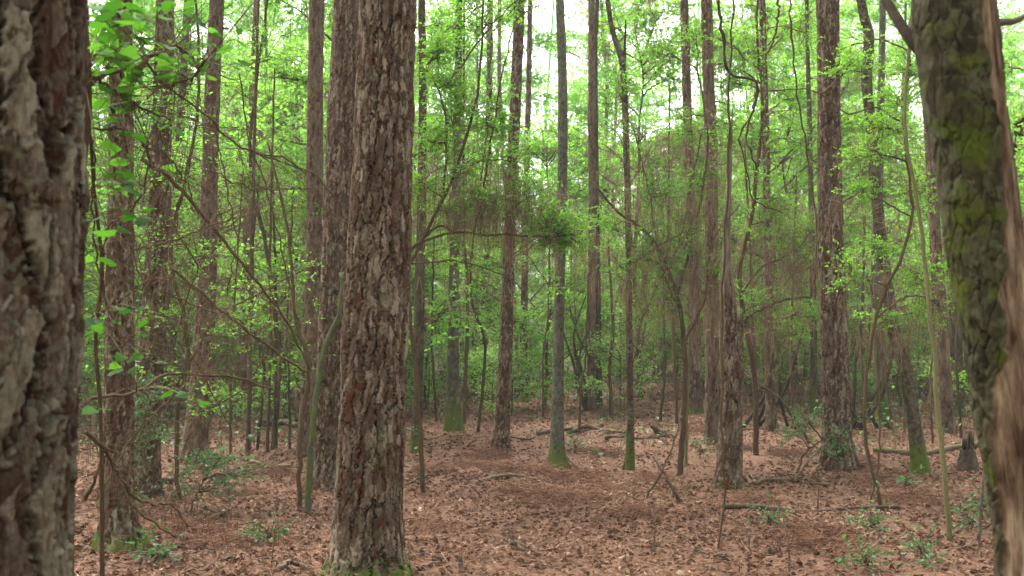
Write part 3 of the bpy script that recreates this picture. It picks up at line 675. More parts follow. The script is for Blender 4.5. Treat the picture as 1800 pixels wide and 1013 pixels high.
# big leaves: clusters in the picture's upper left, and a few down the side
g = Geo(); pos = []
for px, py, D, rx, ry, n in ((200, 30, 3.0, 40, 40, 26), (205, 105, 3.1, 45, 50, 30), (270, 110, 3.2, 60, 45, 26), (345, 110, 3.3, 45, 35, 12), (190, 200, 3.1, 35, 50, 22), (215, 290, 3.2, 45, 50, 20), (190, 50, 2.7, 25, 50, 12),
                              (280, 240, 3.6, 60, 60, 10), (205, 415, 2.7, 20, 14, 2), (180, 460, 2.7, 18, 10, 2), (180, 578, 2.8, 25, 10, 3), (250, 560, 3.4, 50, 50, 9), (165, 720, 2.7, 15, 10, 2), (240, 640, 3.6, 60, 50, 10),
                              (340, 700, 4.0, 60, 12, 5), (260, 20, 3.6, 70, 40, 20), (230, 370, 3.3, 50, 50, 9), (380, 60, 4.2, 60, 60, 12), (300, 40, 3.8, 60, 60, 16)):
    for k in range(n): pos.append(P(px + rngv.normal(0, .6) * rx, py + rngv.normal(0, .6) * ry, D + rngv.normal(0, .18)))
pos = np.array(pos); n = len(pos); a = rngv.uniform(0, 2 * np.pi, n)
d = np.stack([np.cos(a), np.sin(a), rngv.uniform(-.5, .1, n)], 1); sz = rngv.uniform(.035, .068, n)
leaves(g, pos - b, d, sz, rngv, 'vine', flat=.78, curl=.1)
build('foliage', g, M['leafV'], t, smooth=True)
g = Geo()
j = [np.argmin(np.linalg.norm(aq - p_, axis=1)) for p_ in pos]; near = aq[j]; k = np.linalg.norm(near - pos, axis=1) < .45
mid = (near + pos) / 2 + [0, 0, .02]; prisms(g, near[k] - b, mid[k] - b, .0013, .001, .6); prisms(g, mid[k] - b, pos[k] - b, .001, .0008, .6)
build('leaf_stalks', g, M['pale'], t)

# ---------- understory small trees and shrubs built as spray clusters
def leafy(name, label, cat, stem, sw, D, blobs, mat='twig', leafmat_='leafA', branches=(), base_ground=True, seed=1, lf=.032, group=None, nlf=9, ntw=7, px_auto=None, moss=0, flat=.6):
    """stem: px polyline from ground up; blobs: (px, py, dD, rx, ry, rdepth px, nsub, straw)"""
    r_ = np.random.default_rng(seed)
    if base_ground: b = G(*stem[0]); D = b[1]
    else: b = gpx(stem[0][0], D)
    t = thing(name, label, cat, b, group)
    pts = [b - [0, 0, .05]] + [P(x, y, D) for x, y in (stem[1:])]
    q = smooth_path(pts, 40); q[1:-1] += r_.normal(0, .006, (38, 3)); n0, n1 = sw
    g = Geo(); tube(g, q - b, np.linspace(n0, n1, 40) * D / F_PX / 2, 10, .4, moss=moss); build('stem', g, M[mat], t)
    gB, gL = Geo(), Geo(); nodes = [q[8:]]
    for pl, w0, w1, dd in branches:
        bq = smooth_path([P(x, y, D + dd * i / (len(pl) - 1)) for i, (x, y) in enumerate(pl)], 20); bq[1:-1] += r_.normal(0, .005, (18, 3))
        tube(gB, bq - b, np.linspace(w0, w1, 20) * D / F_PX / 2, 7, .45); nodes.append(bq[5:])
    nodes = np.concatenate(nodes)
    for (px, py, dd, rx, ry, rd, ns, st) in blobs:
        if not seed > 20: px += r_.normal(0, 14); py += r_.normal(0, 22); rx *= r_.uniform(.9, 1.5); ry *= r_.uniform(.9, 1.8); ns = int(ns * .9)
        Db = D + dd; c = P(px, py, Db); k = Db / F_PX
        cand = nodes - c; dist = np.linalg.norm(cand, axis=1) + .8 * np.maximum(cand[:, 2], 0)
        s = nodes[np.argmin(dist)]
        n0 = STRAW.n; spray(gB, gL, s - b, c - b, (rx * k, rd * k, ry * k), r_, ns, ntw, nlf, lf, .009, .16 + .04 * r_.random(), straw=0, flat=flat)
        if st:
            m = 300; tt = nrm(r_.normal(0, 1, (m, 3))) * (r_.random((m, 1)) ** .5); drape(c + tt * [rx * k * 1.5, rd * k * 1.3, ry * k * 1.6] - [0, 0, ry * k * .4], st, L=.19)
    build('branches', gB, M[mat], t)
    if gL.n: build('foliage', gL, M[leafmat_], t, smooth=False)
    return t
# large yaupon sprays right of the central pine
leafy('yaupon_shrub', 'airy small-leaved understory tree draped with brown straw right of central pine', 'small tree',
      [(745, 868), (735, 700), (722, 560), (720, 470), (742, 425), (800, 300), (840, 160), (850, 0), (850, -150)], (9, 3), 0,
      [(770, 60, .2, 55, 60, 60, 16, 0), (800, 150, 0, 60, 50, 60, 16, 40), (845, 60, .3, 60, 60, 60, 16, 0), (770, 240, 0, 45, 45, 50, 14, 150), (830, 250, .1, 55, 50, 60, 16, 350), (880, 160, .2, 45, 60, 60, 12, 60),
       (800, 330, 0, 60, 35, 50, 14, 700), (860, 340, 0, 50, 35, 50, 14, 900), (915, 335, 0, 45, 30, 50, 14, 700), (760, 330, 0, 40, 30, 40, 10, 500), (945, 365, -.1, 40, 25, 40, 14, 350), (1000, 385, -.1, 40, 28, 40, 12, 160),
       (1010, 430, -.1, 28, 30, 30, 10, 120), (985, 400, 0, 40, 20, 30, 10, 120), (900, 20, .3, 50, 40, 60, 12, 0), (750, 200, .2, 40, 60, 60, 12, 30), (820, 20, .2, 70, 50, 60, 14, 0), (870, 230, 0, 60, 60, 60, 14, 120), (780, 400, .2, 50, 50, 50, 9, 300), (900, 270, 0, 40, 50, 50, 10, 100), (830, 480, .2, 80, 50, 50, 6, 250), (840, 385, 0, 60, 20, 50, 5, 700), (955, 450, 0, 18, 14, 20, 3, 30), (760, 130, .1, 30, 50, 50, 10, 0)],
      branches=[([(742, 425), (800, 408), (860, 415), (900, 413), (965, 416), (975, 402)], 5, 3, -.2), ([(720, 465), (790, 460), (850, 470), (905, 498), (940, 540)], 3, 2, -.2), ([(722, 437), (745, 418), (772, 398), (800, 408)], 6, 4, 0),
                ([(850, 330), (900, 60), (960, 0)], 4, 2, .2), ([(780, 340), (785, 220), (765, 145), (745, 120)], 5, 3, 0), ([(790, 145), (860, 50), (930, -20)], 4, 2, .1)], seed=5)
leafy('yaupon_shrub', 'small-leaved spray left of the knobbly dark pine with hanging brown needles', 'small tree',
      [(478, 790), (490, 640), (470, 450), (440, 300), (450, 150), (470, 0), (480, -120)], (9, 4), 0,
      [(560, 310, .0, 55, 35, 50, 14, 200), (500, 290, 0, 60, 35, 50, 14, 350), (430, 265, 0, 60, 35, 50, 14, 300), (440, 350, 0, 55, 40, 50, 12, 300), (520, 370, 0, 50, 35, 50, 12, 350), (590, 350, -.5, 30, 25, 40, 10, 120),
       (450, 90, 0, 60, 50, 60, 14, 0), (510, 120, 0, 50, 50, 60, 12, 0), (430, 180, 0, 50, 40, 50, 12, 60), (400, 340, 0, 40, 40, 50, 8, 250), (490, 440, 0, 60, 40, 50, 12, 150), (430, 470, 0, 50, 40, 50, 10, 150), (570, 420, 0, 30, 40, 40, 8, 100)],
      branches=[([(450, 270), (530, 300), (590, 360), (610, 400)], 4, 2, -.4), ([(445, 330), (510, 332), (570, 332)], 3, 2, 0)], seed=6)
leafy('yaupon_shrub', 'brown straw-laden thicket tree leaning over between crooked tree and snag', 'small tree',
      [(1195, 835), (1205, 640), (1190, 520), (1150, 425), (1080, 365), (1040, 320)], (11, 4), 0,
      [(1080, 190, .3, 50, 30, 50, 9, 150), (1130, 250, 0, 60, 35, 60, 10, 500), (1190, 250, .3, 50, 40, 60, 10, 400), (1170, 330, 0, 70, 45, 60, 14, 900), (1230, 320, .3, 50, 45, 60, 12, 600), (1120, 320, 0, 50, 35, 60, 10, 500),
       (1160, 410, 0, 70, 40, 60, 12, 900), (1220, 410, 0, 50, 45, 60, 12, 800), (1130, 480, 0, 50, 40, 60, 10, 400), (1200, 490, 0, 60, 45, 60, 12, 900), (1240, 480, 0, 40, 50, 60, 8, 600), (1180, 560, 0, 60, 35, 60, 8, 400), (1080, 440, .5, 50, 40, 50, 8, 100),
       (1200, 180, .5, 60, 50, 60, 12, 50), (1150, 120, .5, 60, 50, 60, 12, 0), (1230, 90, .5, 50, 60, 60, 12, 0), (1290, 200, .5, 40, 50, 60, 10, 60)],
      branches=[([(1190, 520), (1215, 430), (1235, 330), (1245, 240), (1225, 120)], 6, 3, .2), ([(1200, 560), (1160, 460), (1140, 330), (1120, 250)], 4, 2, 0), ([(1205, 600), (1240, 520), (1250, 430), (1300, 360)], 4, 2, 0)], seed=7)
leafy('yaupon_shrub', 'leafy understory tree draped with straw between snag and straight right pine', 'small tree',
      [(1330, 800), (1325, 650), (1300, 500), (1320, 380), (1340, 200), (1330, 50), (1340, -80)], (10, 4), 0,
      [(1380, 330, 0, 55, 50, 60, 14, 300), (1340, 400, 0, 50, 45, 60, 14, 800), (1400, 420, 0, 45, 45, 60, 14, 500), (1320, 300, 0, 45, 45, 60, 12, 300), (1380, 480, 0, 60, 35, 60, 12, 900), (1330, 490, 0, 50, 30, 60, 10, 900), (1400, 540, 0, 50, 30, 60, 10, 400),
       (1340, 230, 0, 55, 50, 60, 12, 40), (1390, 180, 0, 45, 60, 60, 12, 0), (1330, 120, 0, 50, 60, 60, 12, 0), (1400, 80, .3, 45, 60, 60, 12, 0), (1310, 580, 0, 60, 35, 50, 7, 200), (1410, 260, 0, 35, 45, 60, 10, 60), (1420, 600, .3, 60, 30, 50, 6, 100)],
      branches=[([(1300, 520), (1340, 470), (1400, 440), (1430, 400)], 4, 2, 0), ([(1312, 560), (1370, 530), (1430, 522), (1440, 515)], 5, 3, 0), ([(1305, 900), (1380, 560)], 0.1, 0.1, 0)], seed=8)
leafy('yaupon_shrub', 'leafy small tree arching before leaning mossy tree, fresh green sprays', 'small tree',
      [(1555, 900), (1520, 750), (1540, 560), (1600, 400), (1590, 215), (1600, 100), (1610, -60)], (7, 4), 0,
      [(1490, 140, -.2, 40, 22, 40, 12, 0), (1560, 150, 0, 50, 30, 50, 12, 30), (1530, 200, 0, 50, 28, 50, 10, 60), (1500, 290, 0, 40, 30, 40, 10, 60), (1590, 120, 0, 40, 40, 50, 12, 30), (1560, 260, .3, 60, 35, 50, 12, 200), (1510, 350, 0, 50, 28, 50, 10, 200),
       (1600, 300, .3, 40, 50, 50, 10, 250), (1560, 430, .3, 60, 35, 50, 12, 200), (1490, 470, 0, 50, 30, 50, 8, 150), (1610, 440, .3, 45, 40, 50, 12, 300), (1570, 520, .3, 60, 25, 50, 8, 300), (1640, 500, .3, 50, 50, 50, 8, 250), (1600, 30, .3, 50, 50, 60, 12, 0), (1470, 60, .5, 50, 50, 60, 6, 0)],
      branches=[([(1592, 225), (1540, 190), (1490, 200), (1430, 160), (1340, 160)], 3, 2, -.2), ([(1600, 380), (1540, 350), (1490, 350), (1440, 405)], 3, 2, 0), ([(1540, 560), (1600, 520), (1660, 540)], 4, 2, 0)], leafmat_='leafA', seed=9, lf=.028, nlf=11)
leafy('yaupon_shrub', 'sparse twiggy small tree tangled among the left pines with tiny green leaves', 'small tree',
      [(318, 885), (310, 760), (330, 600), (300, 450), (330, 300), (350, 150), (340, -60)], (8, 4), 0,
      [(300, 330, 0, 90, 50, 60, 10, 60), (380, 420, 0, 90, 60, 60, 10, 120), (250, 480, 0, 80, 60, 60, 10, 60), (340, 560, 0, 100, 50, 60, 9, 60), (230, 620, 0, 80, 50, 60, 9, 40), (420, 600, 0, 90, 50, 60, 9, 60), (330, 200, 0, 90, 60, 60, 10, 30),
       (400, 700, 0, 90, 40, 60, 7, 20), (250, 180, 0, 80, 60, 60, 10, 0), (460, 520, .2, 80, 60, 60, 10, 120), (540, 500, .2, 60, 80, 60, 10, 100), (180, 350, 0, 50, 90, 60, 8, 20), (510, 660, 0, 60, 40, 40, 7, 0)],
      branches=[([(310, 680), (380, 560), (450, 520), (540, 470)], 4, 2, 0), ([(325, 620), (260, 520), (220, 400)], 4, 2, 0), ([(318, 740), (420, 690), (480, 600)], 3, 2, 0)], seed=14, nlf=5)
# low leafy saplings
SAPG = 'low leafy saplings on the forest floor'
leafy('leafy_sapling', 'fresh green waist-high sapling at foot of straight right pine', 'sapling', [(1400, 838), (1412, 800), (1440, 778), (1462, 760)], (4, 2), 0,
      [(1420, 742, 0, 55, 22, 30, 8, 0), (1395, 765, 0, 40, 16, 30, 6, 0), (1484, 772, 0, 26, 26, 25, 5, 0), (1455, 800, 0, 60, 10, 30, 4, 0)], leafmat_='leafS', seed=21, lf=.03, nlf=7, group=SAPG)
leafy('leafy_sapling', 'leafy sapling in front of the mossy-footed left pine', 'sapling', [(232, 900), (235, 820), (240, 740), (250, 700)], (4, 2), 0,
      [(235, 725, 0, 60, 35, 30, 9, 0), (265, 690, 0, 50, 30, 25, 6, 0), (225, 800, 0, 60, 45, 25, 7, 0), (270, 770, 0, 55, 40, 25, 6, 0), (200, 870, 0, 50, 40, 30, 4, 0)], leafmat_='leafS', seed=22, lf=.03, nlf=7, group=SAPG)
leafy('leafy_sapling', 'sapling with teal-green leaves right of the mossy-footed left pine', 'sapling', [(330, 905), (350, 860), (375, 820), (390, 800)], (4, 2), 0,
      [(385, 805, 0, 62, 30, 40, 8, 0), (410, 840, 0, 50, 20, 30, 5, 0), (345, 825, 0, 50, 28, 30, 4, 0), (370, 865, 0, 60, 14, 30, 3, 0)], leafmat_='leafS', seed=23, lf=.032, nlf=7, group=SAPG)
for i, (px, py, s, lb) in enumerate([(285, 985, 18, 'small green seedling at lower left beside the mossy foot'), (235, 955, 22, 'dense little seedling hugging the mossy left pine foot'), (1590, 860, 26, 'low green seedling below the leaning mossy tree'),
        (1530, 930, 24, 'scattered seedling left of pale green sapling foot'), (1700, 930, 40, 'leafy seedling beside the pale green sapling at right'), (1725, 900, 30, 'seedling touching left edge of right foreground trunk'), (1620, 990, 22, 'seedling at bottom edge near right foreground trunk'),
        (1350, 925, 16, 'tiny seedling beyond the fallen mossy log'), (470, 950, 16, 'tiny seedling left of the central pine foot'), (300, 870, 26, 'thin seedling between mossy left pine and its neighbour'), (1520, 1000, 18, 'tiny seedling at bottom edge right of the log'), (1010, 790, 14, 'tiny bright seedling right of the smooth lichen tree'),
        (1230, 800, 18, 'yellow-green seedling left of the snag foot'), (655, 1150, 10, None)]):
    if lb is None: continue
    bq = G(px, py + 6)
    leafy('seedling', lb, 'seedling', [(px, py + 6), (px + 1, py - s * .4), (px + 2, py - s)], (2.2, 1.2), 0, [(px, py - s * .8, 0, s, s * .5, s, 4, 0), (px + s * .4, py - s * .3, 0, s * .8, s * .4, s, 3, 0)], leafmat_='leafS', seed=40 + i, lf=.034, nlf=5, ntw=4, group='seedlings on the leaf litter')

# slender bare stems seen in the photo
def bare(name, label, cat, pl, w0, w1, mat='twig', seed=0, moss=0, group=None, twigs=10, top=True):
    b = G(*pl[0]); D = b[1]; r_ = np.random.default_rng(seed)
    pts = [b - [0, 0, .04]] + [P(x, y, D + .04 * i) for i, (x, y) in enumerate(pl[1:])]
    q = smooth_path(pts, 40); q[2:-1] += r_.normal(0, .004, (37, 3))
    o = thing(name, label, cat, b, group); g = Geo(); A_ = np.linspace(w0, w1, 40) * D / F_PX / 2
    n0 = 8; tube(g, q - b, A_, 8, .45, moss=moss); build('stem', g, M[mat], o)
    if twigs:
        g = Geo(); i = r_.integers(10, 39, twigs); A = q[i]; d = nrm(r_.normal(0, 1, (twigs, 3)) * [1, 1, .3] + [0, 0, .5]); B = A + d * r_.uniform(.1, .45, (twigs, 1)); prisms(g, A - b, B - b, .0025, .0015, .5)
        C_ = B + nrm(d + r_.normal(0, .5, (twigs, 3))) * r_.uniform(.05, .25, (twigs, 1)); prisms(g, B - b, C_ - b, .0015, .0008, .5); build('twigs', g, M[mat], o)
    return o
bare('pale_sapling', 'slender pale green sapling stem rising beside right foreground trunk', 'sapling', [(1670, 958), (1665, 880), (1657, 800), (1650, 731), (1643, 640), (1633, 550), (1628, 480), (1612, 350), (1590, 215), (1600, 60), (1610, -60)], 10, 5, 'pale', 1, moss=.1)
bare('mossy_sapling', 'crooked mossy sapling curving up against left side of central pine', 'sapling', [(541, 905), (546, 800), (556, 700), (572, 610), (598, 545), (600, 480)], 12, 8, 'hard', 2, moss=.42)
bare('slim_sapling', 'pair-mate slim stem immediately left of the crooked mossy sapling', 'sapling', [(527, 897), (526, 820), (530, 740), (545, 640), (520, 560), (505, 400), (470, 250)], 9, 4, 'twig', 3)
bare('slim_sapling', 'thin leaning stem below straight right pine reaching to the thicket', 'sapling', [(1528, 885), (1545, 800), (1545, 700), (1540, 560), (1525, 480)], 4, 3, 'twig', 4)
bare('slim_sapling', 'thin upright stem touching the left edge of right foreground trunk', 'sapling', [(1720, 970), (1725, 880), (1735, 800), (1745, 770)], 7, 4, 'dead', 5, twigs=3)
bare('slim_sapling', 'greenish thin stem between crooked slim tree and snag', 'sapling', [(1205, 820), (1208, 700), (1212, 600), (1210, 520), (1230, 440)], 6, 4, 'pale', 6)
bare('slim_sapling', 'short thin dead stem standing in the middle foreground litter', 'dead stem', [(1151, 975), (1151, 930), (1151, 885)], 4, 2, 'dead', 7, twigs=0)
bare('slim_sapling', 'pale thin dead stick standing upright in lower right litter', 'dead stem', [(1315, 1010), (1317, 960), (1315, 925)], 5, 3, 'dead', 8, twigs=0)
bare('slim_sapling', 'tall thin pale stick leaning at lower right foreground', 'dead stem', [(1388, 1010), (1385, 950), (1372, 890)], 4, 2, 'dead', 9, twigs=0)
bare('slim_sapling', 'short thin stem standing upright right of snag', 'dead stem', [(1590, 760), (1588, 690), (1580, 600)], 5, 3, 'dead', 10, twigs=4)
for i, (x, y, yt, dx, w_) in enumerate([(436, 796, -100, 18, 9), (485, 790, 300, -8, 7), (470, 795, 120, 15, 6), (452, 790, 280, 4, 6), (405, 800, 300, 14, 5), (510, 790, 350, 6, 5), (275, 790, 100, 30, 8), (1330, 752, 250, -20, 7),
        (1395, 745, 300, 12, 6), (1498, 752, 380, 30, 8), (1570, 762, 500, -20, 6), (1075, 735, 420, -12, 7), (1018, 765, 480, 12, 5), (840, 760, 240, 10, 6), (816, 745, 0, 8, 7), (768, 740, 300, -4, 5), (955, 735, 380, 8, 4), (1160, 742, 430, 10, 6), (1190, 745, 150, -16, 6), (1690, 770, 300, -25, 6), (1640, 780, 420, -12, 5)]):
    r_ = np.random.default_rng(i); m = (y + yt) / 2
    o = bare('slim_sapling', None, 'sapling', [(x, y), (x + dx * .3 + r_.normal(0, 5), y * .7 + yt * .3), (x + dx * .5 + r_.normal(0, 6), m), (x + dx + r_.normal(0, 5), yt)], w_, w_ * .5, 'dark' if i % 2 else 'twig', 50 + i, moss=.1 * (i % 3), group='slim bare saplings', twigs=16)
    auto(o, 'thin bare upright sapling', 'slim bare saplings in the understory', 'sapling', x)
# multi-stem clump right of lichen tree
b = G(1030, 722); t = thing('multistem_shrub', 'arching multi-stemmed bare shrub right of the smooth lichen tree', 'shrub', b); D = b[1]; r_ = np.random.default_rng(4)
for pl in ([(1030, 722), (1015, 680), (1008, 640), (995, 600), (985, 560)], [(1032, 722), (1028, 670), (1012, 620), (1010, 580), (1030, 520)], [(1035, 724), (1030, 690), (1040, 640), (1020, 600), (1000, 540)], [(1028, 722), (1018, 660), (1025, 600), (1060, 550)]):
    g = Geo(); q = smooth_path([P(x, y, D + r_.normal(0, .1)) for x, y in pl], 20); q[0] = b; tube(g, q - b, np.linspace(.035, .012, 20), 7, .3, moss=.25); build('stem', g, M['hard'], t)
    g = Geo(); i = r_.integers(8, 20, 14); A = q[i]; B = A + nrm(r_.normal(0, 1, (14, 3)) + [0, 0, .6]) * r_.uniform(.2, .8, (14, 1)); prisms(g, A - b, B - b, .006, .002, .4); build('twigs', g, M['twig'], t)
for i, (x0, y0, nst, lb) in enumerate([(1520, 755, 6, 'tangle of crossing dead stems behind straight right pine'), (1345, 752, 4, 'leaning dead stems in thicket right of the snag'), (1250, 640, 0, None)]):
    if not nst: continue
    b = G(x0, y0); D = b[1]; t = thing('dead_thicket', lb, 'thicket', b)
    for k in range(nst):
        g = Geo(); dx = r_.uniform(-90, 90); q = smooth_path([b + [r_.uniform(-.4, .4), 0, 0], P(x0 + dx * .5, y0 - 60, D + r_.normal(0, .3)), P(x0 + dx + r_.normal(0, 20), y0 - r_.uniform(110, 230), D + r_.normal(0, .4))], 16)
        tube(g, q - b, np.linspace(.03, .01, 16), 7, .3, moss=.2); build('stem', g, M['dark'], t)

# ================================================================== FALLEN WOOD on the floor
def fallen(name, label, cat, pl, w0, w1, mat='dead', lift=.0, moss=0, kind='rough', seed=1, twigs=0, group=None, ends=None, sides=14):
    pts = np.array([G(x, y) for x, y in pl]); D = pts[:, 1].mean(); r0, r1 = w0 * 1.15 * D / F_PX / 2, w1 * 1.15 * D / F_PX / 2
    r_ = np.random.default_rng(seed); q = smooth_path(pts, 26); q[:, 2] = gz(q[:, 0], q[:, 1]) + np.linspace(r0, r1, 26) * 1.1 + .012 + lift
    if ends: q[:, 2] += np.linspace(ends[0], ends[1], 26)
    q[1:-1, :2] += r_.normal(0, .012, (24, 2)); q[:, 2] += .02 * np.sin(np.linspace(0, 7, 26) + seed); b = q[0].copy()
    g = Geo(); tube(g, q - b, np.linspace(r0, r1, 26) * (1 + .1 * r_.normal(0, 1, 26)), sides, r_.uniform(.2, .7), moss=moss)
    if twigs:
        i = r_.integers(4, 25, twigs); A = q[i]; d = nrm(r_.normal(0, 1, (twigs, 3)) * [1, 1, .3] + [0, 0, .35]); B = A + d * r_.uniform(.12, .4, (twigs, 1)); prisms(g, A - b, B - b, max(r1 * .6, .002), .0015, .4)
    o = build(name, g, M[mat]); o.location = tuple(b); return tag(o, label, cat, group)
FB = 'fallen branches on the leaf litter'
fallen('fallen_log', 'long thin mossy log lying across the lower right litter', 'log', [(1272, 903), (1340, 902), (1400, 903), (1480, 900), (1582, 902)], 8, 5, 'dead', moss=.24, seed=1, twigs=6)
fallen('fallen_log', 'dark log lying behind the leaning mossy tree foot', 'log', [(1535, 800), (1600, 802), (1660, 797), (1740, 790)], 8, 9, 'dead', moss=.35, seed=2)
fallen('fallen_log', 'pale log lying behind the left clearing stems', 'log', [(455, 752), (490, 750), (525, 756)], 12, 9, 'dead', seed=3)
fallen('fallen_branch', 'bare fallen branch in the litter left of smooth lichen tree', 'branch', [(828, 850), (870, 845), (915, 843), (960, 845)], 5, 4, 'dead', seed=4, twigs=5, group=FB)
fallen('fallen_branch', 'curved branch reaching from smooth lichen tree foot to its right', 'branch', [(955, 826), (975, 816), (1000, 808), (1015, 822)], 5, 3, 'dead', seed=5, twigs=5, group=FB)
fallen('fallen_branch', 'pale branch lying across rear litter behind the lichen tree', 'branch', [(945, 768), (1000, 762), (1040, 755), (1100, 765)], 7, 4, 'dead', moss=.2, seed=6, twigs=5, group=FB)
fallen('fallen_branch', 'long branch with raised tip right of crooked slim tree', 'branch', [(1063, 775), (1140, 772), (1180, 770)], 4, 3, 'dark', seed=7, twigs=6, group=FB)
fallen('fallen_branch', 'grey branch propped up at left clearing floor', 'branch', [(275, 855), (300, 848), (330, 838)], 9, 6, 'dead', seed=8, group=FB)
fallen('fallen_branch', 'dark crooked branch on floor beneath the teal-leaved sapling', 'branch', [(350, 925), (370, 922), (400, 915)], 12, 6, 'dark', seed=9, twigs=3, group=FB)
fallen('fallen_branch', 'thin stick lying along left bottom of the litter', 'branch', [(345, 998), (390, 995), (430, 985)], 5, 3, 'dead', seed=10, twigs=3, group=FB)
fallen('fallen_branch', 'grey stick at bottom edge left of central pine', 'branch', [(480, 1006), (510, 1002), (545, 998)], 9, 5, 'dead', seed=11, group=FB)
fallen('fallen_branch', 'forked dead branch at bottom right of central pine', 'branch', [(895, 963), (915, 970), (930, 975), (945, 973)], 7, 4, 'dead', seed=12, twigs=6, group=FB)
fallen('fallen_branch', 'long thin branch lying left of snag foot', 'branch', [(1325, 858), (1355, 850), (1400, 848), (1460, 860)], 6, 3, 'dark', seed=13, twigs=8, group=FB)
fallen('fallen_branch', 'fallen stick beside bare-based left pine roots', 'branch', [(440, 820), (475, 824), (510, 828)], 6, 5, 'dead', seed=14, group=FB)
fallen('fallen_branch', 'pale forked stick in the lower right foreground', 'branch', [(1225, 968), (1255, 982), (1285, 992)], 4, 3, 'dead', seed=15, twigs=3, group=FB)
fallen('fallen_branch', 'thin stick in front of central pine right side', 'branch', [(715, 852), (745, 845), (770, 835)], 4, 3, 'dark', seed=17, twigs=2, group=FB)
fallen('fallen_branch', 'dark stick lying beyond the arching multi-stemmed shrub', 'branch', [(1005, 765), (1030, 757), (1060, 752)], 8, 6, 'dark', seed=18, group=FB)
fallen('fallen_branch', 'small dark branch right of slim centre pine foot', 'branch', [(895, 772), (925, 778), (950, 760)], 4, 3, 'dark', seed=19, twigs=5, group=FB)
# propped and leaning dead pieces
def lean(name, label, cat, pl, w0, w1, D, mat='dead', moss=0, seed=0, tw=6):
    b = G(*pl[0]); D = b[1] if D is None else D; r_ = np.random.default_rng(seed)
    q = smooth_path([b - [0, 0, .01]] + [P(x, y, D + .1 * i) for i, (x, y) in enumerate(pl[1:])], 20); g = Geo(); q[1:-1] += r_.normal(0, .005, (18, 3))
    tube(g, q - b, np.linspace(w0, w1, 20) * D / F_PX / 2, 8, .4, moss=moss)
    i = r_.integers(5, 19, tw); A = q[i]; B = A + nrm(r_.normal(0, 1, (tw, 3))) * r_.uniform(.08, .3, (tw, 1)); prisms(g, A - b, B - b, .003, .001, .4)
    o = build(name, g, M[mat]); o.location = tuple(b); return tag(o, label, cat)
lean('dead_branch', 'dark dead branch slanting up from litter left of snag', 'branch', [(1202, 886), (1190, 872), (1175, 845), (1160, 822), (1150, 805)], 7, 4, None, 'dark', seed=1)
lean('dead_branch', 'slender branch slanting across the slanting dark branch', 'branch', [(1133, 880), (1160, 835), (1180, 790), (1200, 730)], 5, 2, None, 'twig', seed=2)
lean('dead_branch', 'thin dark branch leaning by foot of crooked slim tree', 'branch', [(1095, 826), (1100, 808), (1108, 795)], 6, 4, None, 'dark', seed=3)
lean('dead_branch', 'thick dead limb leaning in the rear litter between crooked tree and snag', 'branch', [(1172, 768), (1155, 757), (1143, 744)], 12, 8, None, 'dark', seed=4)
lean('leaning_log', 'pale leaning log crossing behind the leaning mossy tree', 'log', [(1490, 700), (1530, 672), (1590, 656), (1640, 652), (1700, 648)], 7, 10, None, 'dead', moss=.15, seed=5)
lean('dead_branch', 'bare dead branch arching right of snag into the thicket', 'branch', [(1425, 780), (1395, 735), (1370, 700), (1330, 675), (1312, 660)], 6, 4, None, 'dark', seed=6)
lean('dead_branch', 'spindly branch arching over litter at far right foreground', 'branch', [(1735, 972), (1760, 940), (1770, 900)], 5, 3, None, 'dead', seed=7)
lean('dead_branch', 'pale forked branch curving up before straight right pine', 'branch', [(1392, 850), (1410, 825), (1430, 800), (1452, 778)], 5, 3, None, 'dead', seed=8)

# stumps
def stump(label, px, py, hpx, wpx, seed, mat='dark'):
    b = G(px, py); D = b[1]; h = hpx * D / F_PX; r0 = wpx * D / F_PX / 2; t = thing('stump', label, 'stump', b)
    build('trunk', trunk(np.array([[0, 0, -.1], [0, 0, 0], [0, 0, h * .3], [.0, 0, h * .6]]), np.array([r0 * 1.2, r0 * 1.1, r0, r0 * .85]), 'rough', 50, .012, None, seed, sc=1.3, mossh=.05), M[mat], t)
    g = Geo(); r_ = np.random.default_rng(seed)
    for k in range(26):
        a = r_.uniform(0, 6.28); q = r0 * .75 * np.sqrt(r_.random()); x, y = math.cos(a) * q, math.sin(a) * q; hh = h * (.15 + .35 * r_.random() + .35 * (x > r0 * .25) * r_.random())
        tube(g, [[x, y, h * .5], [x * 1.05, y, h * .5 + hh * .6], [x * 1.1, y, h * .5 + hh]], [r0 * .2, r0 * .13, r0 * .03], 5, r_.random())
    build('splinters', g, M[mat], t)
stump('small rotten splintered stump left of right foreground trunk', 1702, 828, 62, 26, 3)
stump('tiny splintered stump poking from litter at bottom centre', 810, 1006, 30, 9, 4, 'dead')
stump('low dark stump behind vine-tangled left pine', 285, 760, 30, 14, 5)

# pine cones
def cone_mesh():
    g = Geo(); r_ = np.random.default_rng(2); n = 90
    for i in range(n):
        t = i / n; a = i * 2.39996; r0 = .022 * math.sin(math.pi * (.12 + .8 * t)) + .004; z = t * .085
        d = np.array([math.cos(a), math.sin(a), .35]); s = np.array([-math.sin(a), math.cos(a), 0]); c = d * r0 * [1, 1, 0] + [0, 0, z]; L = .012
        V = [c - s * .004, c + s * .004, c + d * L + s * .007, c + d * L * 1.25, c + d * L - s * .007]; V = np.array(V); V2 = V + [0, 0, .003]
        g.add(np.vstack([V, V2]), [np.array([[0, 1, 2, 3, 4][::-1], [5, 6, 7, 8, 9]]), np.array([[k, (k + 1) % 5, 5 + (k + 1) % 5, 5 + k] for k in range(5)])], np.full(10, r_.random()))
    tube(g, [[0, 0, 0], [0, 0, .04], [0, 0, .085]], [.012, .018, .004], 8, .2)
    return g
CM = build('pine_cone', cone_mesh(), M['dead'], smooth=False)
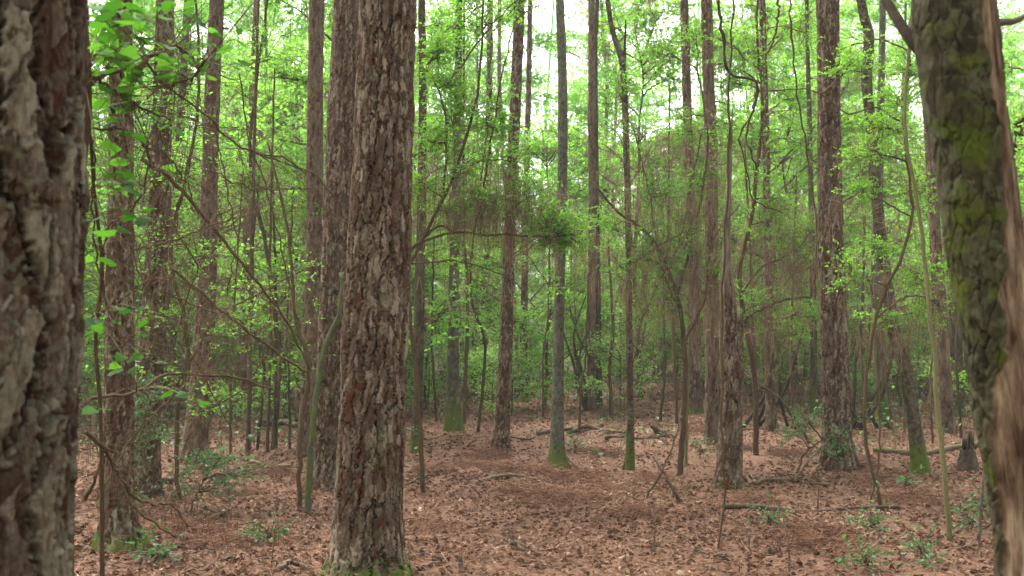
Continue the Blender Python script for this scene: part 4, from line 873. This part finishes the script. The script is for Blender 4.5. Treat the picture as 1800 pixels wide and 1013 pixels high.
for i, (x, y, lb) in enumerate([(1270, 985, 'open pine cone at bottom edge right of centre'), (345, 965, 'pine cone in the litter below teal-leaved sapling'), (1355, 975, 'pine cone beside the pale thin sticks at lower right'), (905, 952, 'pine cone behind the forked dead branch'),
        (505, 942, 'pine cone left of central pine foot'), (1220, 862, 'pine cone between slanting dark branch and snag'), (760, 990, 'pine cone right of central pine foot'), (1490, 960, 'pine cone below the right end of the mossy log')]):
    o = CM if i == 0 else CM.copy()
    if i: COL.objects.link(o)
    p = G(x, y); o.location = (p[0], p[1], p[2] + .012); o.scale = (.7,) * 3; o.rotation_euler = (R(82), R(i * 9), R(i * 71)); tag(o, lb, 'pine cone', 'pine cones on the litter')

# mounds of pine straw caught on twigs (clumps)
def clump_mesh(seed, n=900):
    r_ = np.random.default_rng(seed); g = Geo(); a = r_.uniform(0, 6.283, n); rr = .26 * np.sqrt(r_.random(n)); h = .13 * (1 - (rr / .28) ** 2) * r_.random(n)
    A = np.stack([np.cos(a) * rr, np.sin(a) * rr, h], 1); d = nrm(np.stack([np.cos(a) * .7 + r_.normal(0, .7, n), np.sin(a) * .7 + r_.normal(0, .7, n), r_.normal(-.05, .3, n)], 1)); L = r_.uniform(.08, .18, n)[:, None]
    w_ = nrm(np.cross(d, r_.normal(0, 1, (n, 3)))) * .0013; mid = A + d * L * .5 + [0, 0, .012]; B = A + d * L - [0, 0, .01]
    V = np.stack([A - w_, A + w_, mid - w_, mid + w_, B], 1); b = (np.arange(n) * 5)[:, None]; g.add(V, [b + [[0, 1, 3, 2]], b + [[2, 3, 4]]], np.repeat(r_.random(n), 5))
    for k in range(7):
        q = r_.normal(0, .12, (3, 3)) * [1.4, 1.4, .2] + [0, 0, .06]; tube(g, q[np.argsort(q[:, 0])], .003, 4, .2)
    return g
CL = [build('straw_clump', clump_mesh(60 + k), M['needles'], smooth=False) for k in range(3)]; used = [0, 0, 0]
clumps = [(1005, 850), (920, 868), (1035, 838), (960, 885), (990, 880), (1060, 862), (1430, 950), (1455, 968), (1400, 940), (820, 820), (855, 805), (1070, 800), (1150, 845), (940, 835), (1330, 885), (760, 830), (1120, 905), (1230, 760), (470, 835), (420, 870), (320, 940), (390, 960), (730, 930), (1600, 880), (1560, 850), (1385, 800), (1510, 820), (880, 830), (1290, 790), (1040, 795)]
for i, (x, y) in enumerate(clumps):
    k = i % 3; o = CL[k] if not used[k] else CL[k].copy()
    if used[k]: COL.objects.link(o)
    used[k] = 1; p = G(x, y); o.location = tuple(p + [0, 0, -.01]); s = .75 + .5 * hsh(i, 3, 1); o.scale = (s, s * .85, s * .9); o.rotation_euler = (0, 0, i * 1.7)
    dist = 'near' if p[1] < 8 else ('middle-distance' if p[1] < 11 else 'rear')
    auto(o, dist + ' brown straw clump', 'clumps of pine straw on the floor', 'straw clump', x)

# ================================================================== BACKGROUND TREES (templates, copied)
def template(seed, H, r0, zlo, zhi, spread, nblob, lf, nsub, ntw, nlf, br, shape='far', lm='leafB', bm='hard', lean_=.03, straw=0):
    r_ = np.random.default_rng(seed); n = 9
    z = np.linspace(-.1, H, n); x = np.cumsum(r_.normal(0, lean_, n)) * H / 8; y = np.cumsum(r_.normal(0, lean_, n)) * H / 8; x -= x[0]; y -= y[0]
    pts = np.stack([x, y, z], 1); root = bpy.data.objects.new('x', None)
    g = Geo(); q = smooth_path(pts, 60); tube(g, q, np.linspace(r0, r0 * .25, 60), 12, .45, moss=0); A = g.A[0]; A[:, 1] = np.repeat(np.clip(1 - q[:, 2] / .8, 0, .8), 12); A[:, 2] = .4
    tr = build('trunk', g, M[bm])
    gB, gL = Geo(), Geo()
    for k in range(nblob):
        zz = zlo + (zhi - zlo) * r_.random() ** .8; a = r_.uniform(0, 6.283); d = spread * r_.uniform(.25, 1) * (1 - .5 * max(0, (zz - zlo) / (zhi - zlo) - .5))
        c0 = along(q, min(zz, H)); c = np.array([c0[0] + math.cos(a) * d, c0[1] + math.sin(a) * d, zz]); s = along(q, max(.3, zz - d * .55))
        spray(gB, gL, s, c, np.array([br, br, br * .55]) * r_.uniform(.7, 1.3), r_, nsub, ntw, nlf, lf, .012 + r0 * .12, .3, shape=shape, flat=.45, sides=4, tw_r=.003)
    fo = build('foliage', gL, M[lm], smooth=False); bo = build('branches', gB, M['twig' if bm != 'hard' else 'hard'])
    out = [tr, fo, bo]
    if straw:
        gs = Geo(); pp = np.concatenate(gL.V); drape(pp[r_.integers(0, len(pp), 900)], straw, .3, .1, gs, r_, 3.5); out.append(build('hanging_straw', gs, M['straw'], smooth=False))
    return out, [False]
print('templates')
TALL = [template(200 + i, 15, .055 + .015 * i, 3.0 + i * .6, 15, 2.8, 44, .09, 9, 9, 7, 1.05, lm='leafB') for i in range(4)]
MID = [template(220 + i, 6.5, .045, .9, 7, 1.7, 30, .07, 9, 8, 7, .7, straw=2500, lm='leafA' if i % 2 else 'leafB', bm='dark', lean_=.09) for i in range(3)]
LOW = [template(240 + i, 1.8, .018, .3, 2.0, .8, 9, .045, 8, 7, 7, .42, lm='leafC', bm='dark', lean_=.05) for i in range(3)]
AIRY = [template(260 + i, 3.6, .022, .25, 4.0, 1.15, 20, .05, 9, 8, 7, .6, lm='leafB' if i else 'leafC', bm='dark', lean_=.09, straw=900) for i in range(3)]
def put(tp, name, x, y, rz, sc):
    parts, used_ = tp; t = bpy.data.objects.new(name, None); t.empty_display_size = .1; COL.objects.link(t)
    t.location = (x, y, float(gz(x, y))); t.rotation_euler = (0, 0, rz); t.scale = (sc, sc, sc)
    for s in parts:
        o = s if not used_[0] else s.copy()
        if used_[0]: COL.objects.link(o)
        o.parent = t
    used_[0] = True; return t
rb = np.random.default_rng(91)
placed = [(v[1][0], v[1][1]) for v in TREES.values()]
def spots(n, y0, y1, mind, xr=.60, cond=None):
    out = []; tries = 0
    while len(out) < n and tries < 6000:
        tries += 1; y = math.sqrt(rb.uniform(y0 ** 2, y1 ** 2)); x = rb.uniform(-1, 1) * y * xr; px = CX + F_PX * x / y
        if cond and not cond(px, y): continue
        if all((x - a) ** 2 + (y - c) ** 2 > mind ** 2 for a, c in placed): placed.append((x, y)); out.append((x, y, px))
    return out
gapc = lambda px, y: not (915 < px < 1020) 
for x, y, px in spots(36, 27, 46, 1.8, cond=gapc):
    o = put(TALL[rb.integers(4)], 'broadleaf_tree', x, y, rb.uniform(0, 6.28), rb.uniform(.8, 1.2)); auto(o, ('distant' if y > 37 else 'nearer') + ' slim tall leafy tree', 'slim tall leafy trees behind the clearing', 'tree', px)
for x, y, px in spots(95, 13.5, 44, 1.3, cond=lambda px, y: y > 17 or px < 820 or px > 1330):
    o = put(MID[rb.integers(3)], 'understory_tree', x, y, rb.uniform(0, 6.28), rb.uniform(.75, 1.25)); auto(o, ('distant' if y > 25 else 'nearer') + ' small leafy understory tree', 'small leafy trees behind the clearing', 'small tree', px)
for x, y, px in spots(120, 13.5, 36, .8, cond=lambda px, y: y > 16.5 or px < 900):
    o = put(LOW[rb.integers(3)], 'leafy_shrub', x, y, rb.uniform(0, 6.28), rb.uniform(.5, .9) * min(1.6, .55 + y / 32)); auto(o, ('distant' if y > 22 else 'nearer') + ' low leafy shrub', 'low leafy shrubs behind the clearing', 'shrub', px)
for x, y, px in spots(110, 14.5, 40, .9, cond=lambda px, y: y > 17.5 or px < 800 or px > 1500):
    o = put(AIRY[rb.integers(3)], 'airy_shrub', x, y, rb.uniform(0, 6.28), rb.uniform(.6, 1.15)); auto(o, ('distant' if y > 25 else 'nearer') + ' airy head-high shrub', 'airy head-high shrubs behind the clearing', 'shrub', px)
# distant pines: three shared trunks
PT = []
for k in range(3):
    r_ = np.random.default_rng(500 + k); z = np.linspace(-.1, 18, 8); x = np.cumsum(r_.normal(0, .06, 8)); x -= x[0]
    PT.append([build('trunk', trunk(np.stack([x, x * .5, z], 1), np.linspace(.15, .07, 8), 'pine', 36, .07, None, 600 + k, sc=1.1), M['pinegrey' if k else 'pine']), False, x[-1]])
for x, y, px in spots(9, 22, 48, 1.6, cond=gapc):
    k = rb.integers(3); t = bpy.data.objects.new('pine_tree', None); COL.objects.link(t); t.location = (x, y, float(gz(x, y))); t.rotation_euler = (0, 0, rb.uniform(0, 6)); s = rb.uniform(.6, 1.05); t.scale = (s, s, 1)
    o = PT[k][0] if not PT[k][1] else PT[k][0].copy()
    if PT[k][1]: COL.objects.link(o)
    PT[k][1] = True; o.parent = t; pine_crown(t, (PT[k][2], PT[k][2] * .5, 13.5), 0)
    auto(t, ('far' if y > 32 else 'rear') + ' straight pine trunk', 'straight pines behind the clearing', 'tree', px)

# ================================================================== FAR WOOD (one mass)
def far_wood():
    r_ = np.random.default_rng(8); g = Geo()
    n = 620; y = r_.uniform(46, 66, n); x = r_.uniform(-1, 1, n) * (y * .62 + 4); z = r_.uniform(0, 1, n) ** 1.1 * 26
    px = CX + F_PX * x / y; hmax = 26 - 13 * np.exp(-((px - 965) / 90) ** 2) - 7 * np.exp(-((px - 1280) / 70) ** 2)
    k = z < hmax * r_.uniform(.75, 1.1, n); x, y, z = x[k], y[k], z[k]
    for a, c, e in zip(x, y, z):
        m = 230; t = nrm(r_.normal(0, 1, (m, 3))) * r_.random((m, 1)) ** .4 * [2.2, 2.2, 1.3]
        pp = np.array([a, c, e]) + t; pp[:, 2] = np.maximum(pp[:, 2], .05)
        leaves(g, pp, r_.normal(0, 1, (m, 3)), r_.uniform(.14, .3, m), r_, 'far', flat=.3, tone=np.clip(r_.random(m) * .6 + .4 * r_.random(), 0, 1))
    nt_ = 50
    for _ in range(nt_):
        yy = r_.uniform(48, 75); xx = r_.uniform(-1, 1) * yy * .62; tube(g, [[xx, yy, -.2], [xx + r_.normal(0, .3), yy, 9], [xx + r_.normal(0, .6), yy, 20]], [.14, .1, .05], 6, 0)
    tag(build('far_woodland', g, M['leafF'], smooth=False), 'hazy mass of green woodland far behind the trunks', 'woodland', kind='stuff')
far_wood()
def shade_woodland():        # unseen leaf clusters added beside and behind the camera to dim camera-facing bark
    r_ = np.random.default_rng(12); g = Geo()
    for _ in range(850):
        az = r_.uniform(R(62), R(298)); d = r_.uniform(11, 30); z = r_.uniform(.3, 13); m = 60
        t = nrm(r_.normal(0, 1, (m, 3))) * r_.random((m, 1)) ** .4 * [1.7, 1.7, 1.0]; pp = np.array([math.sin(az) * d, math.cos(az) * d, z]) + t; pp[:, 2] = np.maximum(pp[:, 2], .05)
        leaves(g, pp, r_.normal(0, 1, (m, 3)), r_.uniform(.15, .34, m), r_, 'far', flat=.3)
    tag(build('unseen_shade_woodland', g, M['leafF'], smooth=False), 'unseen leafy woodland added beside and behind the viewpoint to block low sky light', 'woodland', kind='stuff')
shade_woodland()
def dead_stems():
    r_ = np.random.default_rng(31); g = Geo(); gl_ = Geo(); n = 9000
    y = np.sqrt(r_.uniform(5.6 ** 2, 34 ** 2, n)); x = r_.uniform(-1, 1, n) * y * .6; ok = (y > 10) | (CX + F_PX * x / y < 560); x, y = x[ok], y[ok]; n = len(x)
    px = CX + F_PX * x / y; den = vnoise(x / 1.4 + 50, y / 1.4, 999, 2) + .5 * (px < 620) + .25 * (px > 1480) + .35 * ss(13, 22, y)
    k = den > r_.uniform(.45, 1.2, n); x, y = x[k], y[k]; n = len(x); A = np.stack([x, y, gz(x, y) - .02], 1); h = r_.uniform(.15, .75, n) * (.7 + .6 * ss(12, 24, y))
    B = A + np.stack([r_.normal(0, .16, n) * h, r_.normal(0, .16, n) * h, h], 1); w_ = .0016 * np.clip(y / 9, 1, 3)
    prisms(g, A, B, w_, w_ * .6, r_.random(n))
    for q in range(3):
        C_ = A + (B - A) * r_.uniform(.3, 1, (n, 1)); D_ = C_ + nrm(r_.normal(0, 1, (n, 3)) + [0, 0, .5]) * (h * r_.uniform(.2, .5, n))[:, None]; prisms(g, C_, D_, w_ * .6, w_ * .4, r_.random(n))
        if q < 3:
            kk = (r_.random(n) < .42) & (y > 11); leaves(gl_, D_[kk], r_.normal(0, 1, (kk.sum(), 3)) * [1, 1, .4], r_.uniform(.04, .08, kk.sum()), r_, 'small', flat=.7)
            for e in range(2): leaves(gl_, D_[kk] + r_.normal(0, .05, (kk.sum(), 3)), r_.normal(0, 1, (kk.sum(), 3)) * [1, 1, .4], r_.uniform(.04, .08, kk.sum()), r_, 'small', flat=.7)
    tag(build('dead_undergrowth', g, M['twig'], smooth=False), 'thin dead brown stems standing all over the forest floor', 'undergrowth', kind='stuff')
    tag(build('ground_cover', gl_, M['leafS'], smooth=False), 'small green leaves of low plants across the rear floor', 'ground cover', kind='stuff')
dead_stems()
def litter_twigs():
    r_ = np.random.default_rng(41); g = Geo(); x, y = scatter(2600, 4.5, 26); n = len(x); a = r_.uniform(0, 6.283, n)
    A = np.stack([x, y, gz(x, y) + r_.uniform(.02, .045, n)], 1); d = np.stack([np.cos(a), np.sin(a), r_.normal(.03, .08, n)], 1); L = (.08 + .5 * r_.random(n) ** 2.2)[:, None]
    m = A + d * L * .5 + r_.normal(0, .012, (n, 3)); B = A + d * L + r_.normal(0, .03, (n, 3)) * [1, 1, .4]; w_ = r_.uniform(.0015, .005, n) * np.clip(y / 9, .8, 2)
    prisms(g, A, m, w_, w_ * .8, r_.random(n)); prisms(g, m, B, w_ * .8, w_ * .4, r_.random(n))
    k = r_.random(n) < .5; C_ = m[k] + nrm(d[k] + r_.normal(0, .6, (k.sum(), 3)) * [1, 1, .4]) * L[k] * .5; prisms(g, m[k], C_, w_[k] * .6, w_[k] * .3, .5)
    tag(build('litter_twigs', g, M['dead'], smooth=False), 'small broken twigs strewn through the dead leaves', 'twigs', kind='stuff')
litter_twigs()
def haze_box():
    g = Geo(); x0, x1, y0, y1, z0, z1 = -145, 145, -65, 145, -1.6, 34
    V = [(x, y, z) for z in (z0, z1) for y in (y0, y1) for x in (x0, x1)]
    g.add(V, [np.array([[0, 2, 3, 1], [4, 5, 7, 6], [0, 1, 5, 4], [2, 6, 7, 3], [0, 4, 6, 2], [1, 3, 7, 5]])])
    t = NT('haze'); p = t.n('ShaderNodeVolumePrincipled', Density=.0010, Anisotropy=.2); p.inputs['Color'].default_value = (.93, .97, .9, 1)
    t.l(p.outputs[0], t.out.inputs['Volume'])
    tag(build('haze', g, t.m, smooth=False), 'faint pale haze in the air between the distant trees', 'haze', kind='stuff')
haze_box()
tag(build('draped_straw', STRAW, M['straw'], smooth=False), 'brown pine needles caught in and hanging from the understory twigs', 'pine straw', kind='stuff')
finish_labels()
print('script done', len(bpy.data.objects))
